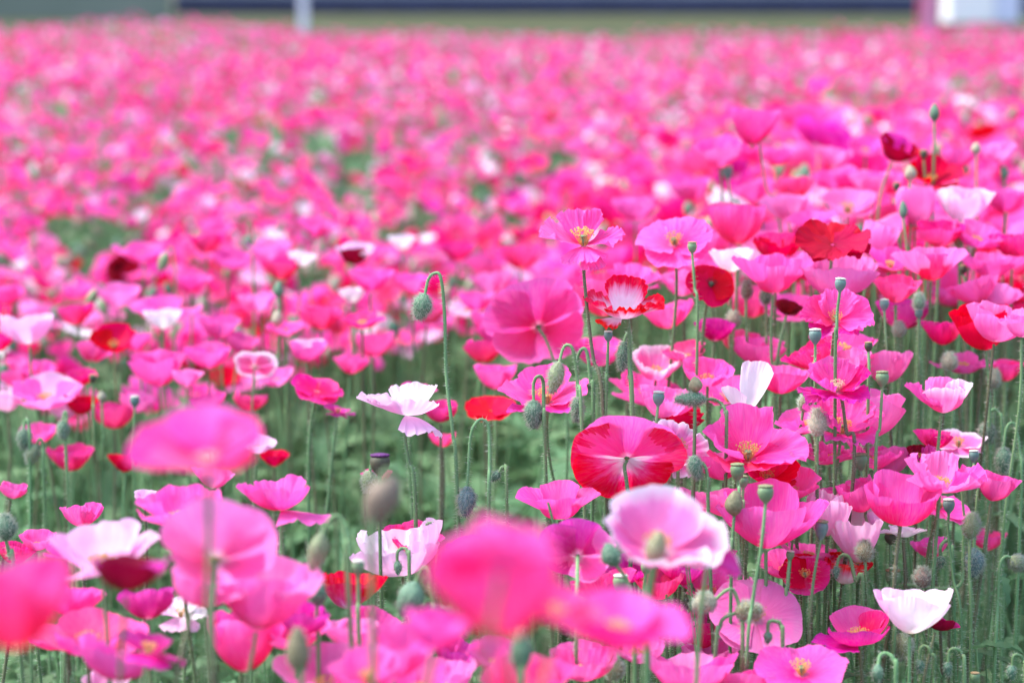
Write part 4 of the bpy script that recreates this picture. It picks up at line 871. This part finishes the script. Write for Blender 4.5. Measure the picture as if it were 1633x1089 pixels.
idx = np.where(rest)[0]
# templates for the mass
def templates(res, count, seed):
    rng = np.random.default_rng(seed); out = []
    names = ['bowl', 'bowl', 'dish', 'open', 'cup', 'lens', 'flop', 'disc', 'tulip', 'bowl']
    for k in range(count):
        geo, _ = flower_geo(rng, FORMS[names[k % 10]], rng.normal()*25+4, rng.normal()*22, rng.random()*360, .35+.4*rng.random(), .3, res, 15)
        V, Q_, U, o = [], [], [], 0
        for co, q, uv in geo: V.append(co); Q_.append(q+o); U.append(uv); o += len(co)
        V = np.concatenate(V); V /= (V[:, 0].max()-V[:, 0].min()); out.append((V, np.concatenate(Q_), np.concatenate(U)))
    return out
TN = templates((8, 11), 40, 5); TF = templates((5, 6), 40, 6)
VV, QQ, UU, MM, VA, off = [], [], [], [], [], 0
keys = list(CP)
for (T, sel) in ((TN, idx[Zs[idx] < 6.5]), (TF, idx[Zs[idx] >= 6.5])):
    tid = rf.integers(0, len(T), len(sel))
    for k in range(len(T)):
        ii = sel[tid == k]
        if not len(ii): continue
        V, q, U = T[k]; m = len(V)
        th = rf.normal(size=len(ii))*.7; c, s_ = np.cos(th), np.sin(th)
        X = (V[None, :, 0]*c[:, None]-V[None, :, 1]*s_[:, None]); Y = (V[None, :, 0]*s_[:, None]+V[None, :, 1]*c[:, None])
        big = np.where(Zs[ii] > 12, 1.1, 1.0)
        D = (Ds[ii]*big)[:, None]
        co = np.stack([X*D+xs[ii][:, None], Y*D+ys[ii][:, None], V[None, :, 2]*D+hs[ii][:, None]-.02], -1).reshape(-1, 3)
        VV.append(co); QQ.append((q[None]+(np.arange(len(ii))*m)[:, None, None]+off).reshape(-1, 4)); off += len(co)
        UU.append(np.tile(U, (len(ii), 1))); MM.append(np.repeat([keys.index(c_) for c_ in cls[ii]], len(q)))
        VA.append(np.repeat(rf.random(len(ii)), m))
# their stems, thin four sided tubes
gi = idx[Zs[idx] < 12]
top = np.stack([xs[gi], ys[gi], hs[gi]-.015], 1); bx = rf.normal(size=(len(gi), 2))*.03
ring = np.array([[1, 0], [0, 1], [-1, 0], [0, -1]])*.0013
lv = []
for f in (0, .35, .7, 1):
    ctr = np.stack([top[:, 0]+bx[:, 0]*f**1.5, top[:, 1]+bx[:, 1]*f**1.5, top[:, 2]*(1-f)], 1)
    lv.append(np.concatenate([ctr[:, None, :2]+ring[None]*(1+.4*f), np.repeat(ctr[:, None, 2:], 4, 1)], -1))
st = np.stack(lv, 1)                              # n,4 levels,4,3
m = 16; kq = []
for a in range(3):
    for b in range(4): kq.append([a*4+b, a*4+(b+1) % 4, (a+1)*4+(b+1) % 4, (a+1)*4+b])
kq = np.array(kq)
VV.append(st.reshape(-1, 3)); QQ.append((kq[None]+(np.arange(len(gi))*m)[:, None, None]+off).reshape(-1, 4)); off += len(gi)*m
UU.append(np.zeros((len(gi)*m, 2))); MM.append(np.full(len(gi)*12, len(keys))); VA.append(np.repeat(rf.random(len(gi)), m))
# buds and capsules standing among them
nb = 1500
bZ = 2.3*np.exp(rf.random(nb)*math.log(10/2.3)); bX = (rf.random(nb)*1.1-.55)*1633/F*bZ
bh = canopy(bX, bZ)+rf.normal(size=nb)*.05+.01; bY = (bZ+(bh-CAMZ)*math.sin(PITCH))/math.cos(PITCH)
bpx = 816.5+F*bX/bZ; bpyy = 544.5-F*(bY*math.sin(PITCH)+(bh-CAMZ)*math.cos(PITCH))/bZ
okb = bpyy < np.interp(bpx, [0, 560, 800, 1100, 1633], [600, 560, 520, 430, 470]); bX, bY, bh = bX[okb], bY[okb], bh[okb]; nb = len(bX)
eu, eq = lathe_np([(.001, -1), (.6, -.75), (1, -.1), (.9, .45), (.45, .9), (.001, 1)], 8)
sc = .0065+.002*rf.random(nb); tl = rf.normal(size=(nb, 2))*.3
ev = eu[None]*np.stack([sc, sc, sc*1.6], 1)[:, None, :]
ev[:, :, 0] += ev[:, :, 2]*tl[:, :1]; ev[:, :, 1] += ev[:, :, 2]*tl[:, 1:]
ev += np.stack([bX, bY, bh], 1)[:, None, :]
VV.append(ev.reshape(-1, 3)); QQ.append((eq[None]+(np.arange(nb)*len(eu))[:, None, None]+off).reshape(-1, 4)); off += nb*len(eu)
UU.append(np.zeros((nb*len(eu), 2))); MM.append(np.repeat(rf.integers(len(keys)+1, len(keys)+4, nb), len(eq))); VA.append(np.repeat(rf.random(nb), len(eu)))
me = mesh_np('poppy_field', np.concatenate(VV), np.concatenate(QQ), uv=np.concatenate(UU), midx=np.concatenate(MM), vary=np.concatenate(VA),
             mats=[PM[k] for k in keys]+[M_FSTEM, M_BUD['g'], M_BUD['y'], M_BUD['c']])
fo = link_mesh('poppy_field', me); tag(fo, 'dense pink mass of distant poppies filling the field behind the single flowers', 'poppy field', kind='stuff')
# ------------------------------------------------------------------ foliage under the flowers
rg = np.random.default_rng(9)
VV, QQ, MM, VA, off = [], [], [], [], 0
def add_mesh(co, q, mi, va):
    global off
    VV.append(co); QQ.append(q+off); MM.append(np.full(len(q), mi)); VA.append(va); off += len(co)
def scatter(nn, z0, z1, powr=1.):
    Z = (z0**powr+(z1**powr-z0**powr)*rg.random(nn))**(1/powr)
    x = (rg.random(nn)*1.3-.65)*1633/F*np.maximum(Z, .9)
    return x, Z
# bare stems
ns_ = 4300; sx, sy = scatter(ns_, .62, 5.2, 1.55)
hh = canopy(sx, sy)*(.55+.42*rg.random(ns_)); hh = np.minimum(hh, np.where(sy < 1.3, .34+.18*rg.random(ns_), 9))
lean = rg.normal(size=(ns_, 2))*.07; bend = rg.normal(size=(ns_, 2))*.03
lv = []; fs = np.linspace(0, 1, 8); nsd = 5; th = np.arange(nsd)/nsd*6.283; rr = .00065+.0007*rg.random(ns_)
for f in fs:
    ctr = np.stack([sx+lean[:, 0]*f+bend[:, 0]*np.sin(f*5), sy+lean[:, 1]*f+bend[:, 1]*np.sin(f*4+1), hh*f], 1)
    ring = np.stack([np.cos(th), np.sin(th), 0*th], 1)
    lv.append(ctr[:, None, :]+ring[None]*(rr*(1.35-.6*f))[:, None, None])
stv = np.stack(lv, 1); m = 8*nsd; kq = []
for a in range(7):
    for b in range(nsd): kq.append([a*nsd+b, a*nsd+(b+1) % nsd, (a+1)*nsd+(b+1) % nsd, (a+1)*nsd+b])
kq = np.array(kq)
add_mesh(stv.reshape(-1, 3), (kq[None]+(np.arange(ns_)*m)[:, None, None]).reshape(-1, 4), 0, np.repeat(rg.random(ns_), m))
# hairs on the nearer stems
near = np.where((sy > 1.15) & (sy < 2.1))[0]; per = 70
k = np.repeat(near, per); f = .45+.55*rg.random(len(k))
ctr = np.stack([sx[k]+lean[k, 0]*f+bend[k, 0]*np.sin(f*5), sy[k]+lean[k, 1]*f+bend[k, 1]*np.sin(f*4+1), hh[k]*f], 1)
d = rg.normal(size=(len(k), 3)); d[:, 2] *= .25; d /= np.linalg.norm(d, axis=1)[:, None]
hv, ht = spikes(ctr+d*.0009, d, .0034*(.6+.7*rg.random(len(k))), .0002)
HV, HT = hv, ht
# lobed leaves
def leaf_grid(lobes, seed):
    r_ = np.random.default_rng(seed); nsg = lobes*4+1; s = np.linspace(0, 1, nsg)
    saw = np.abs(((s*lobes) % 1)-.35)/.65; saw = 1-np.clip(saw, 0, 1)
    w = np.sin(np.pi*np.clip(s*.93+.05, 0, 1))**.8*(.18+.82*saw)*.19
    jl, jr = 1+.25*r_.normal(size=nsg), 1+.25*r_.normal(size=nsg)
    co = np.stack([np.stack([-w*jl, s+.10*saw, .05*saw], 1), np.stack([0*s, s, 0*s-.012], 1), np.stack([w*jr, s+.10*saw, .05*saw], 1)], 1)
    return co.reshape(-1, 3), grid_quads(nsg, 3)
LT = [leaf_grid(6, 1), leaf_grid(8, 2), leaf_grid(9, 3), leaf_grid(5, 4)]
nl = 8200; lx, ly = scatter(nl, .60, 6.0, 1.6)
lz = canopy(lx, ly)*(.12+.68*rg.random(nl)**.8); lz = np.minimum(lz, np.where(ly < 1.3, .34, 9))
ll = np.where(ly < 2.2, .035+.055*rg.random(nl), .06+.09*rg.random(nl)); laz = rg.random(nl)*6.283; lel = rad(8)+rg.random(nl)*rad(62); droop = .3+.9*rg.random(nl); lt = rg.integers(0, 4, nl)
for k in range(4):
    ii = np.where(lt == k)[0]; co, q = LT[k]
    t = co[:, 1]
    el = lel[ii][:, None]-droop[ii][:, None]*t[None]**1.5
    yy = t[None]*np.cos(el); zz = t[None]*np.sin(el)+co[None, :, 2]; xx = co[None, :, 0]+0*yy
    c, s_ = np.cos(laz[ii])[:, None], np.sin(laz[ii])[:, None]; L = ll[ii][:, None]
    p = np.stack([(xx*c-yy*s_)*L+lx[ii][:, None], (xx*s_+yy*c)*L+ly[ii][:, None], zz*L+lz[ii][:, None]], -1)
    add_mesh(p.reshape(-1, 3), (q[None]+(np.arange(len(ii))*len(co))[:, None, None]).reshape(-1, 4), 1, np.repeat(rg.random(len(ii)), len(co)))
# coarse leaves far off
nl = 16000; Z = np.sqrt(36+(29**2-36)*rg.random(nl)); x = (rg.random(nl)*1.15-.575)*1633/F*Z
zc = canopy(x, Z)*(.5+.42*rg.random(nl)); a = rg.random(nl)*6.283; e_ = rg.random(nl)*1.2; L = .09+.08*rg.random(nl)
dv = np.stack([np.cos(a)*np.cos(e_), np.sin(a)*np.cos(e_), np.sin(e_)], 1); sv = np.stack([-np.sin(a), np.cos(a), 0*a], 1)
b_ = np.stack([x, Z, zc], 1)
p = np.stack([b_, b_+dv*L[:, None]*.5+sv*L[:, None]*.22, b_+dv*L[:, None], b_+dv*L[:, None]*.5-sv*L[:, None]*.22], 1)
add_mesh(p.reshape(-1, 3), np.arange(nl*4).reshape(-1, 4), 1, np.repeat(rg.random(nl), 4))
VV.append(HV); VA.append(np.zeros(len(HV)))
me = mesh_np('poppy_foliage', np.concatenate(VV), np.concatenate(QQ), HT+off, midx=np.concatenate(MM+[np.full(len(HT), 2)]), vary=np.concatenate(VA), mats=[M_FSTEM, M_LEAF, M_HAIR])
fo = link_mesh('poppy_foliage', me); tag(fo, 'blue green poppy stems and lobed leaves crowded under the flowers', 'foliage', kind='stuff')
